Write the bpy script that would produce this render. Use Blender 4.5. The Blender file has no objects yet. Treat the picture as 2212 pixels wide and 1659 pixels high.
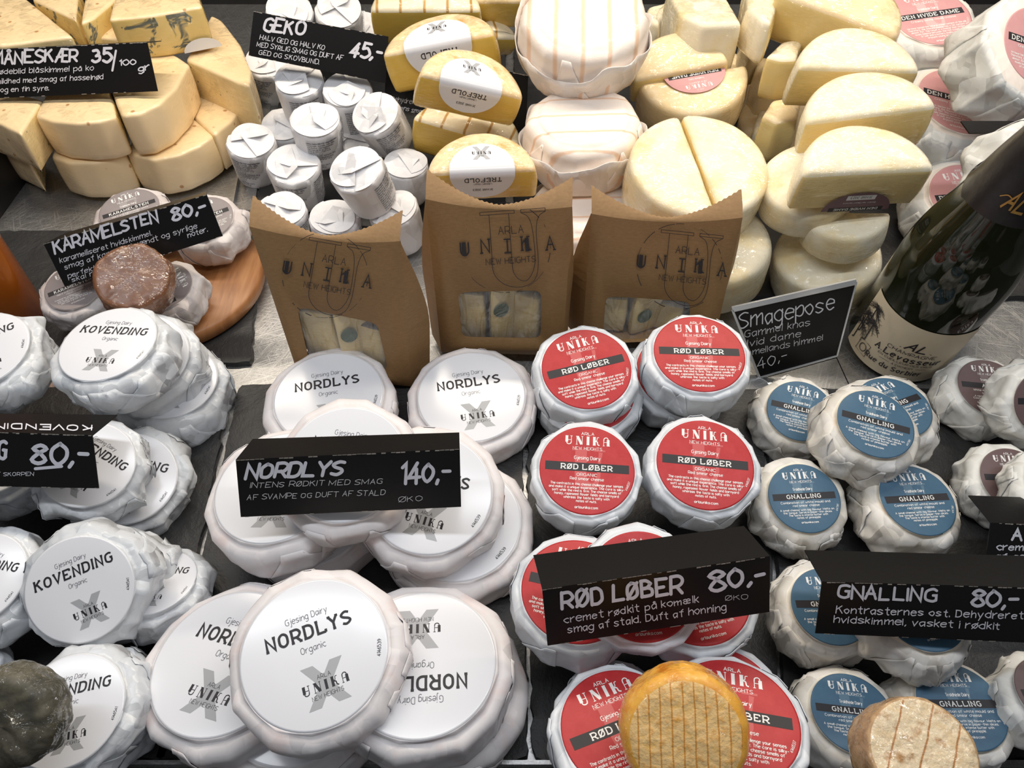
import bpy, math, random
import numpy as np
from mathutils import Matrix, Vector, Quaternion

sc = bpy.context.scene
COL = sc.collection
PI = math.pi

# ------------------------------------------------------------------ camera, world, lights, exposure
cam_d = bpy.data.cameras.new('camera')
cam_d.sensor_width = 36.0
cam_d.lens = 36.0 * 1600.0 / 2212.0
cam_d.clip_start = 0.01
cam = bpy.data.objects.new('camera', cam_d)
COL.objects.link(cam)
cam.location = (0, 0, 0.5)
cam.rotation_euler = (math.radians(40), 0, 0)
sc.camera = cam

w = bpy.data.worlds.new('shop')
sc.world = w
w.use_nodes = True
bg = w.node_tree.nodes['Background']
bg.inputs['Color'].default_value = (0.93, 0.95, 1.0, 1)
bg.inputs['Strength'].default_value = 0.16

def area(name, loc, aim, sx, sy, power, color):
    d = bpy.data.lights.new(name, 'AREA')
    d.shape = 'RECTANGLE'; d.size = sx; d.size_y = sy
    d.energy = power; d.color = color
    o = bpy.data.objects.new(name, d)
    COL.objects.link(o)
    o.location = loc
    v = Vector(aim) - Vector(loc)
    o.rotation_euler = v.to_track_quat('-Z', 'Y').to_euler()
    return o

# the two LED tubes under the canopy of the display case
area('front_led_strip', (0.0, 0.30, 0.86), (0.0, 0.30, 0.0), 1.7, 0.05, 5.2, (0.93, 0.96, 1.0))
area('rear_led_strip', (0.05, 0.86, 0.80), (0.05, 0.68, 0.0), 1.6, 0.05, 10.5, (1.0, 0.88, 0.72))

sc.view_settings.view_transform = 'Standard'
sc.view_settings.look = 'None'
sc.view_settings.exposure = 0.0
sc.view_settings.gamma = 1.0
sc.view_settings.use_curve_mapping = False

# ------------------------------------------------------------------ measured positions (metres)
POSE = {
 'N1': (-0.1111, 0.1523, 0.084, 0.9808, 0.0688, -0.0128, 0.1818, 0.9421),
 'N2': (-0.1755, 0.1618, 0.044, 0.9871, -0.0208, -0.0633, -0.1457, 1.0389),
 'N3': (-0.0534, 0.1548, 0.062, 0.0349, -0.0012, -0.0346, -0.9988, 1.0043),
 'N5': (-0.1485, 0.3783, 0.034, 0.9947, 0.0378, -0.0036, 0.0958, 0.999),
 'N6': (-0.0328, 0.3788, 0.034, 0.9953, 0.0433, -0.0038, 0.0871, 0.9924),
 'N7': (-0.1112, 0.2769, 0.088, 0.9904, 0.1191, 0.0083, -0.0693, 0.9273),
 'N8': (-0.1623, 0.2756, 0.062, 0.9983, 0.0137, -0.0495, -0.0268, 0.9987),
 'N9': (-0.0556, 0.2661, 0.068, 0.9852, 0.1179, 0.0387, -0.118, 0.9574),
 'N10': (-0.039, 0.2645, 0.033, 0.9826, 0.0367, 0.0068, -0.1821, 1.0286),
 'K1': (-0.2986, 0.3747, 0.1, 0.9979, 0.0283, -0.0235, -0.053, 1.0191),
 'K4': (-0.4009, 0.3791, 0.088, 0.9678, 0.0698, -0.0174, 0.2413, 1.0044),
 'K5': (-0.3692, 0.302, 0.06, 0.9993, 0.0371, 0.0, 0.0, 0.9133),
 'K6': (-0.2936, 0.2869, 0.072, 0.9575, 0.1119, 0.1474, -0.2212, 0.8861),
 'K8': (-0.2706, 0.1998, 0.062, 0.9404, 0.2711, -0.0048, 0.2053, 0.9502),
 'K11': (-0.3388, 0.2077, 0.06, 0.9921, 0.0982, 0.0077, -0.0781, 0.8516),
 'K12': (-0.2543, 0.1298, 0.055, 0.9918, 0.0593, -0.0068, 0.113, 0.9067),
 'R1': (0.0585, 0.3834, 0.062, 0.985, 0.1128, -0.0148, 0.1297, 1.0362),
 'R2': (0.147, 0.3922, 0.07, 0.9975, 0.0688, 0.0012, -0.0174, 1.0483),
 'R3': (0.053, 0.2902, 0.06, 0.9951, 0.0922, 0.0032, -0.0348, 0.9897),
 'R4': (0.1366, 0.2934, 0.062, 0.9941, 0.0946, 0.005, -0.0521, 1.0079),
 'R6': (0.0401, 0.1975, 0.066, 0.9925, -0.0076, -0.0009, -0.1219, 1.0106),
 'R7': (0.0772, 0.1916, 0.085, 0.9915, 0.1251, -0.0044, 0.0346, 0.9576),
 'R8': (0.1137, 0.1963, 0.066, 0.9934, 0.0209, -0.0024, 0.1132, 0.987),
 'R9': (0.0598, 0.1137, 0.078, 0.9776, -0.1052, 0.0195, 0.1812, 0.9925),
 'R10': (0.1194, 0.1187, 0.08, 0.9883, -0.1189, -0.0114, -0.0952, 1.0109),
 'G1': (0.2299, 0.3639, 0.033, 0.9779, 0.1427, -0.0171, -0.1515, 1.0073),
 'G2': (0.2605, 0.3195, 0.075, 0.9856, 0.0804, 0.0269, -0.1461, 1.0673),
 'G3': (0.2953, 0.3544, 0.05, 0.9829, 0.0254, -0.0047, 0.1822, 1.0984),
 'G4': (0.2098, 0.2791, 0.04, 0.9928, 0.1172, -0.0031, 0.026, 1.0074),
 'G5': (0.2866, 0.2737, 0.046, 0.9967, 0.0615, 0.027, 0.0453, 1.0484),
 'G6': (0.2039, 0.1961, 0.045, 0.9985, 0.0542, 0.0, 0.0, 0.9727),
 'G7': (0.2489, 0.1842, 0.066, 0.9962, 0.0032, -0.0003, 0.0872, 0.9947),
 'G8': (0.2029, 0.1335, 0.036, 0.9967, -0.0538, -0.0033, -0.061, 0.9437),
 'G9': (0.2692, 0.1374, 0.036, 0.9996, -0.0267, 0.0, 0.0, 1.0041),
 'A1': (0.3913, 0.3869, 0.034, 0.9932, 0.1042, 0.0055, -0.0521, 1.0226),
 'A2': (0.3721, 0.2987, 0.034, 0.992, 0.1252, 0.0022, -0.0173, 0.9553),
 'C1': (-0.3677, 0.586, 0.062, 0.9701, 0.0657, -0.0158, 0.2329, 1.0408),
 'C2': (-0.2959, 0.5805, 0.056, 0.9675, 0.0977, -0.0235, 0.2323, 1.0041),
 'C3': (-0.3909, 0.4909, 0.05, 0.9622, 0.1074, -0.0278, 0.2488, 0.9219),
 'D1': (0.4498, 0.8132, 0.145, 0.9851, 0.1427, -0.0137, 0.0949, 1.0534),
 'D2': (0.4637, 0.7182, 0.1, 0.982, 0.1365, 0.0644, -0.1137, 1.0853),
 'D3': (0.4598, 0.6198, 0.052, 0.9889, 0.1392, -0.0073, 0.0518, 1.0279),
 'K2': (-0.295, 0.395, 0.064, 0.9899, 0.1306, 0.0443, 0.0322, 1.0639),
 'K3': (-0.2819, 0.3946, 0.034, 0.9971, 0.046, 0.048, 0.037, 1.0787),
 'K7': (-0.2853, 0.2988, 0.036, 0.9845, 0.1139, 0.125, -0.0457, 1.0214),
 'K9': (-0.266, 0.2143, 0.034, 0.9619, 0.2658, 0.0639, 0.0087, 0.8923),
 'K10': (-0.2418, 0.2196, 0.03, 0.9932, -0.1166, 0.0, 0.0, 0.7824),
 'K13': (-0.2574, 0.1407, 0.03, 0.9988, 0.0498, 0.0, 0.0, 0.9001),
 'K14': (-0.3502, 0.1568, 0.03, 0.9988, 0.0498, 0.0, 0.0, 0.6667),
 'N4': (-0.0435, 0.1519, 0.033, 0.9999, -0.013, 0.0, 0.0, 0.9826),
 'N11': (-0.1447, 0.2745, 0.032, 0.9964, 0.085, 0.0, 0.0, 0.9593),
 'N12': (-0.1319, 0.1486, 0.031, 0.9998, -0.0207, 0.0, 0.0, 1.0122),
 'R5': (0.1406, 0.4028, 0.036, 0.9913, 0.1056, 0.0083, -0.078, 1.0945),
 'R11': (0.1251, 0.1369, 0.044, 0.9994, -0.0352, 0.0, 0.0, 0.9841),
 'R12': (0.0634, 0.1268, 0.044, 0.9871, -0.0929, 0.0122, 0.13, 1.0013),
 'R13': (0.0636, 0.3822, 0.034, 0.9982, 0.0594, 0.0, 0.0, 1.0502),
 'C4': (-0.3097, 0.4894, 0.052, 0.8833, 0.0807, 0.042, -0.4598, 0.9268),
 'A3': (0.4038, 0.3491, 0.062, 0.9452, 0.3265, 0.0, 0.0, 0.9604),
 'A4': (0.379, 0.2768, 0.062, 0.9972, 0.0744, 0.0, 0.0, 0.8512),
 'A5': (0.3196, 0.1394, 0.05, 0.9992, -0.0406, 0.0, 0.0, 0.8975),
 'T1': (-0.0269, 0.5781, 0.11, 0.9927, 0.1168, -0.0009, 0.0297, 1.0425),
 'T2': (-0.0481, 0.6855, 0.085, 0.9874, 0.0472, 0.0621, -0.1376, 1.1931),
 'T3': (-0.036, 0.6554, 0.15, 0.9805, 0.126, 0.1477, 0.0301, 1.0391),
 'T4': (-0.0749, 0.7406, 0.15, 0.9949, 0.047, -0.0857, 0.024, 1.2094),
 'T5': (-0.0979, 0.864, 0.13, 0.9869, 0.16, 0.0112, 0.0189, 1.3273),
 'T6': (-0.0177, 0.885, 0.13, 0.9634, 0.2425, -0.0695, -0.0908, 1.27),
 'T7': (-0.0153, 0.8814, 0.09, 0.949, 0.2423, 0.1287, 0.1557, 1.2378),
 'H1': (0.1762, 0.7415, 0.12, 0.9729, 0.2117, -0.049, 0.0793, 0.9825),
 'H2': (0.1898, 0.7523, 0.115, 0.0823, 0.0428, 0.1374, -0.9862, 1.0879),
 'Q1': (0.3139, 0.7402, 0.18, 0.9386, 0.1307, -0.0082, -0.3193, 1.1503),
 'Q2': (0.3153, 0.6489, 0.17, 0.9883, 0.1498, -0.0057, -0.0294, 1.0132),
 'Q3': (0.3058, 0.5806, 0.165, 0.9901, 0.1207, -0.0703, 0.0104, 1.0066),
 'Q4': (0.2869, 0.5115, 0.155, 0.9917, 0.126, -0.0215, 0.013, 0.9835),
 'W0': (0.1682, 0.5773, 0.12, 0.9935, 0.1128, 0.0104, 0.0134, 1.08),
 'W1': (0.0686, 0.7204, 0.19, 0.9879, 0.1529, -0.0126, -0.0206, 1.0124),
 'W2': (0.0684, 0.6468, 0.125, 0.998, 0.0537, -0.0171, -0.0274, 0.9753),
 'W3': (0.0736, 0.5984, 0.065, 0.9961, 0.0808, -0.0219, -0.0271, 0.953),
 'X1': (-0.31, 0.4556, 0.095, 0.9769, 0.19, 0.086, 0.0462, 0.9095),
 'X2': (0.0843, 0.099, 0.115, 0.9585, 0.2782, -0.0623, 0.0002, 0.6663),
 'X3': (0.2027, 0.0946, 0.105, 0.9911, 0.0821, 0.0083, -0.104, 0.5929),
 'X4': (-0.2605, 0.1083, 0.1, 0.9294, 0.3684, -0.0026, -0.0217, 0.697),
 'g1': (-0.2862, 0.7254, 0.05, 0.9627, 0.1094, 0.0235, 0.2465, 1.0896, -20),
 'g2': (-0.2266, 0.6662, 0.06, 0.966, 0.1357, 0.0018, 0.2202, 1.1119, -10),
 'g3': (-0.2024, 0.6971, 0.092, 0.9754, 0.1167, 0.0175, 0.1864, 1.0696, 15),
 'g4': (-0.2297, 0.7644, 0.1, 0.9675, 0.1516, 0.0084, 0.2023, 1.0824, 10),
 'g5': (-0.177, 0.7521, 0.095, 0.9756, 0.1432, -0.0092, 0.1664, 1.0825, 30),
 'g6': (-0.1411, 0.7035, 0.095, 0.9418, 0.1744, -0.1673, 0.2339, 1.0645, 20),
 'g7': (-0.1458, 0.5974, 0.1, 0.9514, 0.1371, -0.1264, 0.2452, 1.0714, 60),
 'g8': (-0.1113, 0.6754, 0.055, 0.9929, 0.0728, 0.0312, 0.0883, 0.9793, 200),
 'g9': (-0.2308, 0.61, 0.045, 0.9744, 0.0729, 0.0366, 0.2095, 1.0285, 60),
 'g10': (-0.1758, 0.598, 0.045, 0.9828, 0.076, 0.021, 0.1672, 1.0284, 90),
 'g11': (-0.1182, 0.6048, 0.05, 0.9778, 0.0839, -0.0717, 0.1784, 1.0435, 150),
 'g12': (-0.2599, 0.7676, 0.045, 0.9658, 0.1306, 0.0034, 0.2239, 1.0544, 200),
 'g13': (-0.1794, 0.7418, 0.045, 0.9774, 0.1206, -0.0187, 0.1728, 1.0946, 30),
 'g14': (-0.2722, 0.9326, 0.1, 0.9573, 0.2214, 0.0659, 0.1739, 1.1836, 100),
 'g15': (-0.2134, 0.9365, 0.1, 0.9664, 0.2066, 0.0249, 0.1509, 1.1998, 120),
 'g16': (-0.1941, 0.9767, 0.06, 0.9743, 0.1834, 0.0332, 0.1261, 1.115, 60),
 'g17': (-0.3061, 0.9073, 0.05, 0.9614, 0.1516, 0.0098, 0.2293, 1.1631, -30),
 'L1': (0.2628, 0.5614, 0.115, 0.9839, 0.1423, -0.0687, -0.0832, 0.8227),
 'L2': (0.2973, 0.5426, 0.095, 0.1103, -0.0819, -0.0395, 0.9897, 0.8072),
 'L3': (0.2949, 0.5388, 0.05, 0.9859, 0.0867, -0.0965, -0.1058, 0.9345),
 'L4': (0.1858, 0.5372, 0.065, 0.9921, 0.0826, -0.063, -0.0708, 0.99),
 'L5': (0.2447, 0.8746, 0.055, 0.9954, 0.0378, -0.0404, -0.0776, 0.9907),
 'L6': (0.3132, 0.7775, 0.05, 0.9887, 0.1069, -0.0589, -0.0873, 1.013),
}
POLY = {
 'M1': ([[-0.4939, 0.705], [-0.472, 0.6934], [-0.4432, 0.6899], [-0.4223, 0.6934], [-0.4081, 0.7032], [-0.4541, 0.8011], [-0.5019, 0.7556]], 0.092, 0.045, [4, 5, 6]),
 'M2': ([[-0.4004, 0.6981], [-0.3828, 0.7008], [-0.3676, 0.7208], [-0.3596, 0.755], [-0.3608, 0.8069], [-0.4258, 0.8703], [-0.4364, 0.7628]], 0.096, 0.048, [4, 5, 6]),
 'M3': ([[-0.4186, 0.7082], [-0.3851, 0.6942], [-0.3606, 0.7038], [-0.3429, 0.7217], [-0.3322, 0.7429], [-0.3677, 0.7835], [-0.4251, 0.7716]], 0.046, 0.046, [4, 5, 6]),
 'M4': ([[-0.498, 0.7011], [-0.4724, 0.689], [-0.4477, 0.689], [-0.4282, 0.6968], [-0.418, 0.7064], [-0.4425, 0.7638], [-0.5116, 0.7638]], 0.046, 0.046, [4, 5, 6]),
 'M5': ([[-0.331, 0.7405], [-0.3182, 0.7682], [-0.3121, 0.8054], [-0.3216, 0.8414], [-0.3773, 0.859], [-0.3661, 0.78]], 0.048, 0.048, [3, 4, 5]),
 'M6': ([[-0.3004, 0.7724], [-0.2846, 0.7654], [-0.2912, 0.8011], [-0.3173, 0.8615], [-0.3568, 0.9278], [-0.3732, 0.9406], [-0.3718, 0.8246]], 0.092, 0.06, [5, 6, 0]),
 'M7': ([[-0.5597, 0.7086], [-0.5218, 0.6882], [-0.493, 0.6693], [-0.4988, 0.7382], [-0.5539, 0.7605], [-0.5886, 0.7704]], 0.092, 0.046, [2, 3, 4, 5]),
 'M8': ([[-0.609, 0.759], [-0.5623, 0.7244], [-0.5223, 0.6994], [-0.5443, 0.7542], [-0.63, 0.8038]], 0.046, 0.046, [2, 3, 4]),
 'M9': ([[-0.4344, 0.8119], [-0.3893, 0.822], [-0.3417, 0.8449], [-0.3683, 0.9098], [-0.4413, 0.9361], [-0.4509, 0.8845]], 0.142, 0.046, [0, 1, 2, 3, 4, 5]),
 'M10': ([[-0.4666, 0.8121], [-0.4567, 0.8232], [-0.4462, 0.8845], [-0.4967, 0.9331], [-0.4876, 0.882]], 0.138, 0.046, [0, 1, 2, 3, 4]),
 'M11': ([[-0.5436, 0.8722], [-0.4731, 0.8188], [-0.4995, 0.8969], [-0.5431, 0.9466], [-0.5734, 0.9331]], 0.138, 0.046, [0, 1, 2, 3, 4]),
 'M12': ([[-0.5625, 0.7695], [-0.53, 0.7613], [-0.4621, 0.782], [-0.5625, 0.8882], [-0.627, 0.9071]], 0.138, 0.046, [0, 1, 2, 3, 4]),
 'M13': ([[-0.4813, 0.8274], [-0.4465, 0.8207], [-0.4118, 0.8164], [-0.4606, 0.8687], [-0.4956, 0.8628]], 0.118, 0.046, [0, 1, 2, 3, 4]),
 'P3': ([[0.1729, 0.7838], [0.1939, 0.7607], [0.2177, 0.7627], [0.235, 0.7648], [0.2293, 0.852], [0.1687, 0.852]], 0.16, 0.062, [3, 4]),
 'P4': ([[0.1497, 0.8642], [0.1673, 0.8525], [0.1888, 0.9131], [0.1598, 0.9005]], 0.12, 0.045, [2, 3]),
 'P5': ([[0.2385, 0.7799], [0.2472, 0.7484], [0.2564, 0.7423], [0.294, 0.8387], [0.2494, 0.8387]], 0.17, 0.045, [2, 3]),
 'P6': ([[0.2615, 0.8424], [0.2679, 0.8202], [0.2849, 0.8268], [0.2966, 0.8631], [0.2725, 0.8809]], 0.11, 0.05, [2, 3]),
 'P7': ([[0.2572, 0.7373], [0.2718, 0.7295], [0.2881, 0.7314], [0.3068, 0.7756], [0.2821, 0.7735]], 0.14, 0.048, [0, 1, 2, 3, 4]),
 'P8': ([[0.2723, 0.805], [0.2777, 0.7822], [0.3038, 0.7843], [0.3244, 0.8265], [0.285, 0.8397]], 0.09, 0.05, [3, 4]),
 'P9': ([[0.2505, 0.686], [0.2634, 0.6714], [0.288, 0.6817], [0.3014, 0.7221], [0.2683, 0.7175]], 0.105, 0.05, [0, 1, 2, 3, 4]),
 'P10': ([[0.2642, 0.7356], [0.2704, 0.7127], [0.2941, 0.7083], [0.3218, 0.7593], [0.2796, 0.779]], 0.06, 0.05, [3, 4]),
}
QUAD = {
 'nordlys': [[-0.1692, 0.256, 0.1228], [-0.0318, 0.2593, 0.1299], [-0.0322, 0.2414, 0.0915], [-0.1726, 0.2381, 0.0845]],
 'rod': [[0.0164, 0.1734, 0.1196], [0.1424, 0.1901, 0.1257], [0.1467, 0.1718, 0.0932], [0.02, 0.1548, 0.0868]],
 'gnalling': [[0.1777, 0.1861, 0.1022], [0.2954, 0.1785, 0.1104], [0.3039, 0.1592, 0.0787], [0.1787, 0.168, 0.0712]],
 'aske': [[0.3141, 0.2427, 0.0692], [0.3995, 0.2404, 0.0667], [0.4024, 0.2148, 0.0382], [0.3128, 0.218, 0.0418]],
 'kovending': [[-0.3764, 0.2834, 0.1167], [-0.2702, 0.2812, 0.1137], [-0.271, 0.2597, 0.0841], [-0.3853, 0.261, 0.0859]],
 'karamel': [[-0.3995, 0.4975, 0.0929], [-0.2548, 0.5181, 0.1285], [-0.2459, 0.5009, 0.0986], [-0.389, 0.4791, 0.0609]],
 'geko': [[-0.2657, 0.7836, 0.1629], [-0.1285, 0.7717, 0.1423], [-0.134, 0.7492, 0.1032], [-0.2761, 0.7626, 0.1266]],
 'maane': [[-0.5398, 0.753, 0.1376], [-0.3739, 0.7565, 0.1437], [-0.3707, 0.7331, 0.1031], [-0.5497, 0.7294, 0.0969]],
 'smage': [[0.1911, 0.4626, 0.0495], [0.2817, 0.4536, 0.0899], [0.2805, 0.4298, 0.026], [0.2224, 0.433, -0.0067]],
 'hidden': [[-0.1343, 0.7864, 0.1251], [0.0176, 0.7719, 0.1001], [0.0154, 0.7418, 0.0478], [-0.1403, 0.7557, 0.072]],
 'bag1': [[-0.1928, 0.4377, 0.1582], [-0.0818, 0.4275, 0.1527], [-0.0883, 0.4149, 0.0021], [-0.1876, 0.4239, 0.0059]],
 'bag2': [[-0.0655, 0.4677, 0.1604], [0.0456, 0.4635, 0.1564], [0.0456, 0.4501, 0.0037], [-0.0642, 0.454, 0.0043]],
 'bag3': [[0.0631, 0.4809, 0.1368], [0.1836, 0.4806, 0.1334], [0.1864, 0.4696, 0.0074], [0.0646, 0.469, 0.0006]],
}


# ------------------------------------------------------------------ materials
def new_mat(name):
    m = bpy.data.materials.new(name)
    m.use_nodes = True
    nt = m.node_tree
    return m, nt, nt.nodes['Principled BSDF']

def ramp(nt, fac, stops):
    r = nt.nodes.new('ShaderNodeValToRGB')
    e = r.color_ramp.elements
    while len(e) < len(stops):
        e.new(0.5)
    for el, (p, c) in zip(e, stops):
        el.position = p
        el.color = (*c, 1) if len(c) == 3 else c
    nt.links.new(fac, r.inputs['Fac'])
    return r.outputs['Color']

def noise(nt, scale, detail=3, rough=0.55, dist=0.0, vec=None, stretch=None):
    if vec is None:
        vec = nt.nodes.new('ShaderNodeTexCoord').outputs['Object']
    if stretch:
        mp = nt.nodes.new('ShaderNodeMapping')
        mp.inputs['Scale'].default_value = stretch
        nt.links.new(vec, mp.inputs['Vector'])
        vec = mp.outputs['Vector']
    n = nt.nodes.new('ShaderNodeTexNoise')
    n.inputs['Scale'].default_value = scale
    n.inputs['Detail'].default_value = detail
    n.inputs['Roughness'].default_value = rough
    n.inputs['Distortion'].default_value = dist
    nt.links.new(vec, n.inputs['Vector'])
    return n.outputs['Fac']

def voro(nt, scale, feature='DISTANCE_TO_EDGE', stretch=None):
    v = nt.nodes.new('ShaderNodeTexVoronoi')
    v.feature = feature
    v.inputs['Scale'].default_value = scale
    tc = nt.nodes.new('ShaderNodeTexCoord')
    vec = tc.outputs['Object']
    if stretch:
        mp = nt.nodes.new('ShaderNodeMapping')
        mp.inputs['Scale'].default_value = stretch
        nt.links.new(vec, mp.inputs['Vector'])
        vec = mp.outputs['Vector']
    nt.links.new(vec, v.inputs['Vector'])
    return v.outputs['Distance']

def bump(nt, h, strength, dist=0.001, prev=None):
    b = nt.nodes.new('ShaderNodeBump')
    b.inputs['Strength'].default_value = strength
    b.inputs['Distance'].default_value = dist
    nt.links.new(h, b.inputs['Height'])
    if prev is not None:
        nt.links.new(prev, b.inputs['Normal'])
    return b.outputs['Normal']

def facets(nt, scale, amount, prev=None, stretch=None, dist=0.25):
    """crumpled-paper shading: every Voronoi cell gets its own small tilt"""
    tc = nt.nodes.new('ShaderNodeTexCoord')
    n = nt.nodes.new('ShaderNodeTexNoise'); n.inputs['Scale'].default_value = scale * 0.6; n.inputs['Detail'].default_value = 1
    nt.links.new(tc.outputs['Object'], n.inputs['Vector'])
    ad = nt.nodes.new('ShaderNodeVectorMath'); ad.operation = 'MULTIPLY_ADD'
    nt.links.new(n.outputs['Color'], ad.inputs[0]); ad.inputs[1].default_value = (dist / scale * 4,) * 3
    nt.links.new(tc.outputs['Object'], ad.inputs[2])
    vec = ad.outputs[0]
    if stretch:
        mp = nt.nodes.new('ShaderNodeMapping'); mp.inputs['Scale'].default_value = stretch
        nt.links.new(vec, mp.inputs['Vector']); vec = mp.outputs['Vector']
    v = nt.nodes.new('ShaderNodeTexVoronoi'); v.inputs['Scale'].default_value = scale
    nt.links.new(vec, v.inputs['Vector'])
    s1 = nt.nodes.new('ShaderNodeVectorMath'); s1.operation = 'SUBTRACT'
    nt.links.new(v.outputs['Color'], s1.inputs[0]); s1.inputs[1].default_value = (0.5, 0.5, 0.5)
    s2 = nt.nodes.new('ShaderNodeVectorMath'); s2.operation = 'MULTIPLY_ADD'
    nt.links.new(s1.outputs[0], s2.inputs[0]); s2.inputs[1].default_value = (amount,) * 3
    if prev is None:
        prev = nt.nodes.new('ShaderNodeNewGeometry').outputs['Normal']
    nt.links.new(prev, s2.inputs[2])
    nm = nt.nodes.new('ShaderNodeVectorMath'); nm.operation = 'NORMALIZE'
    nt.links.new(s2.outputs[0], nm.inputs[0])
    return nm.outputs[0]

def mix(nt, fac, a, b):
    m = nt.nodes.new('ShaderNodeMix')
    m.data_type = 'RGBA'
    for s, v in ((m.inputs[0], fac), (m.inputs[6], a), (m.inputs[7], b)):
        if isinstance(v, (int, float)):
            s.default_value = v
        elif isinstance(v, tuple):
            s.default_value = (*v, 1)
        else:
            nt.links.new(v, s)
    return m.outputs[2]

def paper(name, base, spot=None, rough=0.42, spotpos=(0.52, 0.66), crink=0.5, spec=0.5, scale=38):
    m, nt, p = new_mat(name)
    if spot:
        f = noise(nt, 42, 4, 0.6)
        col = ramp(nt, f, [(0.0, base), (spotpos[0], base), (spotpos[1], spot), (1.0, spot)])
        nt.links.new(col, p.inputs['Base Color'])
    else:
        p.inputs['Base Color'].default_value = (*base, 1)
    p.inputs['Roughness'].default_value = rough
    p.inputs['Specular IOR Level'].default_value = spec
    n1 = facets(nt, scale * 1.3, crink * 0.75, stretch=(1, 1, 0.6))
    n2 = facets(nt, scale * 3.6, crink * 0.30, n1)
    nt.links.new(bump(nt, noise(nt, 60, 2), crink * 0.12, 0.0012, n2), p.inputs['Normal'])
    return m

def plain(name, col, rough=0.5, spec=0.4, metal=0.0, bumpscale=None, bs=0.2):
    m, nt, p = new_mat(name)
    p.inputs['Base Color'].default_value = (*col, 1)
    p.inputs['Roughness'].default_value = rough
    p.inputs['Specular IOR Level'].default_value = spec
    p.inputs['Metallic'].default_value = metal
    if bumpscale:
        nt.links.new(bump(nt, noise(nt, bumpscale, 4), bs, 0.001), p.inputs['Normal'])
    return m

def filmed(name, c1, c2, c3=None, pos=(0.4, 0.62, 0.8), scale=30, rough=0.55, spots=None, spot_scale=60, spot_size=0.16,
           veins=None, ridges=None, film=0.5, film_scale=55, stretch=(1, 1, 5), coat=1.0, bumpy=0.25, brown_edge=None):
    """cheese surface under cling film: coloured rind plus a wrinkled clear coat"""
    m, nt, p = new_mat(name)
    f = noise(nt, scale, 5, 0.6)
    st = [(0.0, c1), (pos[0], c1), (pos[1], c2)]
    st.append((pos[2], c3 if c3 else c2))
    col = ramp(nt, f, st)
    if veins:
        vf = noise(nt, 38, 3, 0.6, 1.2)
        vm = ramp(nt, vf, [(0.0, (0, 0, 0)), (0.58, (0, 0, 0)), (0.63, (1, 1, 1)), (0.67, (1, 1, 1)), (0.72, (0.1, 0.1, 0.1))])
        col = mix(nt, vm, col, veins)
    if spots:
        d = voro(nt, spot_scale, 'F1')
        sm = ramp(nt, d, [(0.0, (1, 1, 1)), (spot_size * 0.6, (1, 1, 1)), (spot_size, (0, 0, 0))])
        col = mix(nt, sm, col, spots)
    if ridges:
        period, width, rc, ang = ridges
        tc = nt.nodes.new('ShaderNodeTexCoord')
        mp = nt.nodes.new('ShaderNodeMapping')
        mp.inputs['Rotation'].default_value = (0, 0, ang)
        nt.links.new(tc.outputs['Object'], mp.inputs['Vector'])
        sp = nt.nodes.new('ShaderNodeSeparateXYZ')
        nt.links.new(mp.outputs['Vector'], sp.inputs[0])
        wob = nt.nodes.new('ShaderNodeMath'); wob.operation = 'MULTIPLY_ADD'
        nt.links.new(noise(nt, 40, 2), wob.inputs[0])
        wob.inputs[1].default_value = 0.003
        nt.links.new(sp.outputs['X'], wob.inputs[2])
        pp = nt.nodes.new('ShaderNodeMath'); pp.operation = 'PINGPONG'
        nt.links.new(wob.outputs[0], pp.inputs[0]); pp.inputs[1].default_value = period / 2
        mr = nt.nodes.new('ShaderNodeMapRange')
        nt.links.new(pp.outputs[0], mr.inputs['Value'])
        mr.inputs['From Min'].default_value = width * 0.4; mr.inputs['From Max'].default_value = width
        mr.inputs['To Min'].default_value = 1; mr.inputs['To Max'].default_value = 0
        col = mix(nt, mr.outputs[0], col, rc)
        hb = bump(nt, mr.outputs[0], -0.6, 0.002)
    else:
        hb = None
    nt.links.new(col, p.inputs['Base Color'])
    p.inputs['Roughness'].default_value = rough
    p.inputs['Subsurface Weight'].default_value = 0.0
    nt.links.new(bump(nt, noise(nt, 120, 4), bumpy, 0.0015, hb), p.inputs['Normal'])
    if coat:
        p.inputs['Coat Weight'].default_value = coat
        p.inputs['Coat Roughness'].default_value = 0.05
        p.inputs['Coat IOR'].default_value = 1.45
        b1 = bump(nt, noise(nt, film_scale, 3, 0.5, 1.6, stretch=stretch), film, 0.004)
        b2 = facets(nt, 60, film * 0.7, b1, stretch=(1, 1, 0.35))
        b3 = facets(nt, 220, film * 0.40, b2)
        nt.links.new(b3, p.inputs['Coat Normal'])
    return m

MAT = {}
MAT['nordlys'] = paper('pinkish_white_paper', (0.80, 0.765, 0.77), (0.80, 0.69, 0.67), 0.46, (0.54, 0.68), 0.35)
MAT['kovending'] = paper('bluish_white_waxed_paper', (0.68, 0.705, 0.735), None, 0.3, crink=0.9, scale=46)
MAT['rod'] = paper('silvery_white_paper', (0.72, 0.755, 0.80), None, 0.36, crink=0.5)
MAT['gnalling'] = paper('paper_over_cream_rind', (0.80, 0.755, 0.66), (0.62, 0.40, 0.22), 0.45, (0.56, 0.80), 0.6)
MAT['gnalling_side'] = paper('thin_white_wrapping_paper', (0.70, 0.665, 0.60), (0.74, 0.72, 0.69), 0.4, (0.4, 0.6), 0.9)
MAT['aske'] = paper('off_white_paper', (0.74, 0.74, 0.71), None, 0.42, crink=0.7)
MAT['karamel'] = paper('grey_rose_paper', (0.62, 0.565, 0.555), (0.70, 0.66, 0.65), 0.45, (0.4, 0.6), 0.7)
MAT['dame'] = paper('cream_white_paper', (0.86, 0.78, 0.71), None, 0.4, crink=0.25)
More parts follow.
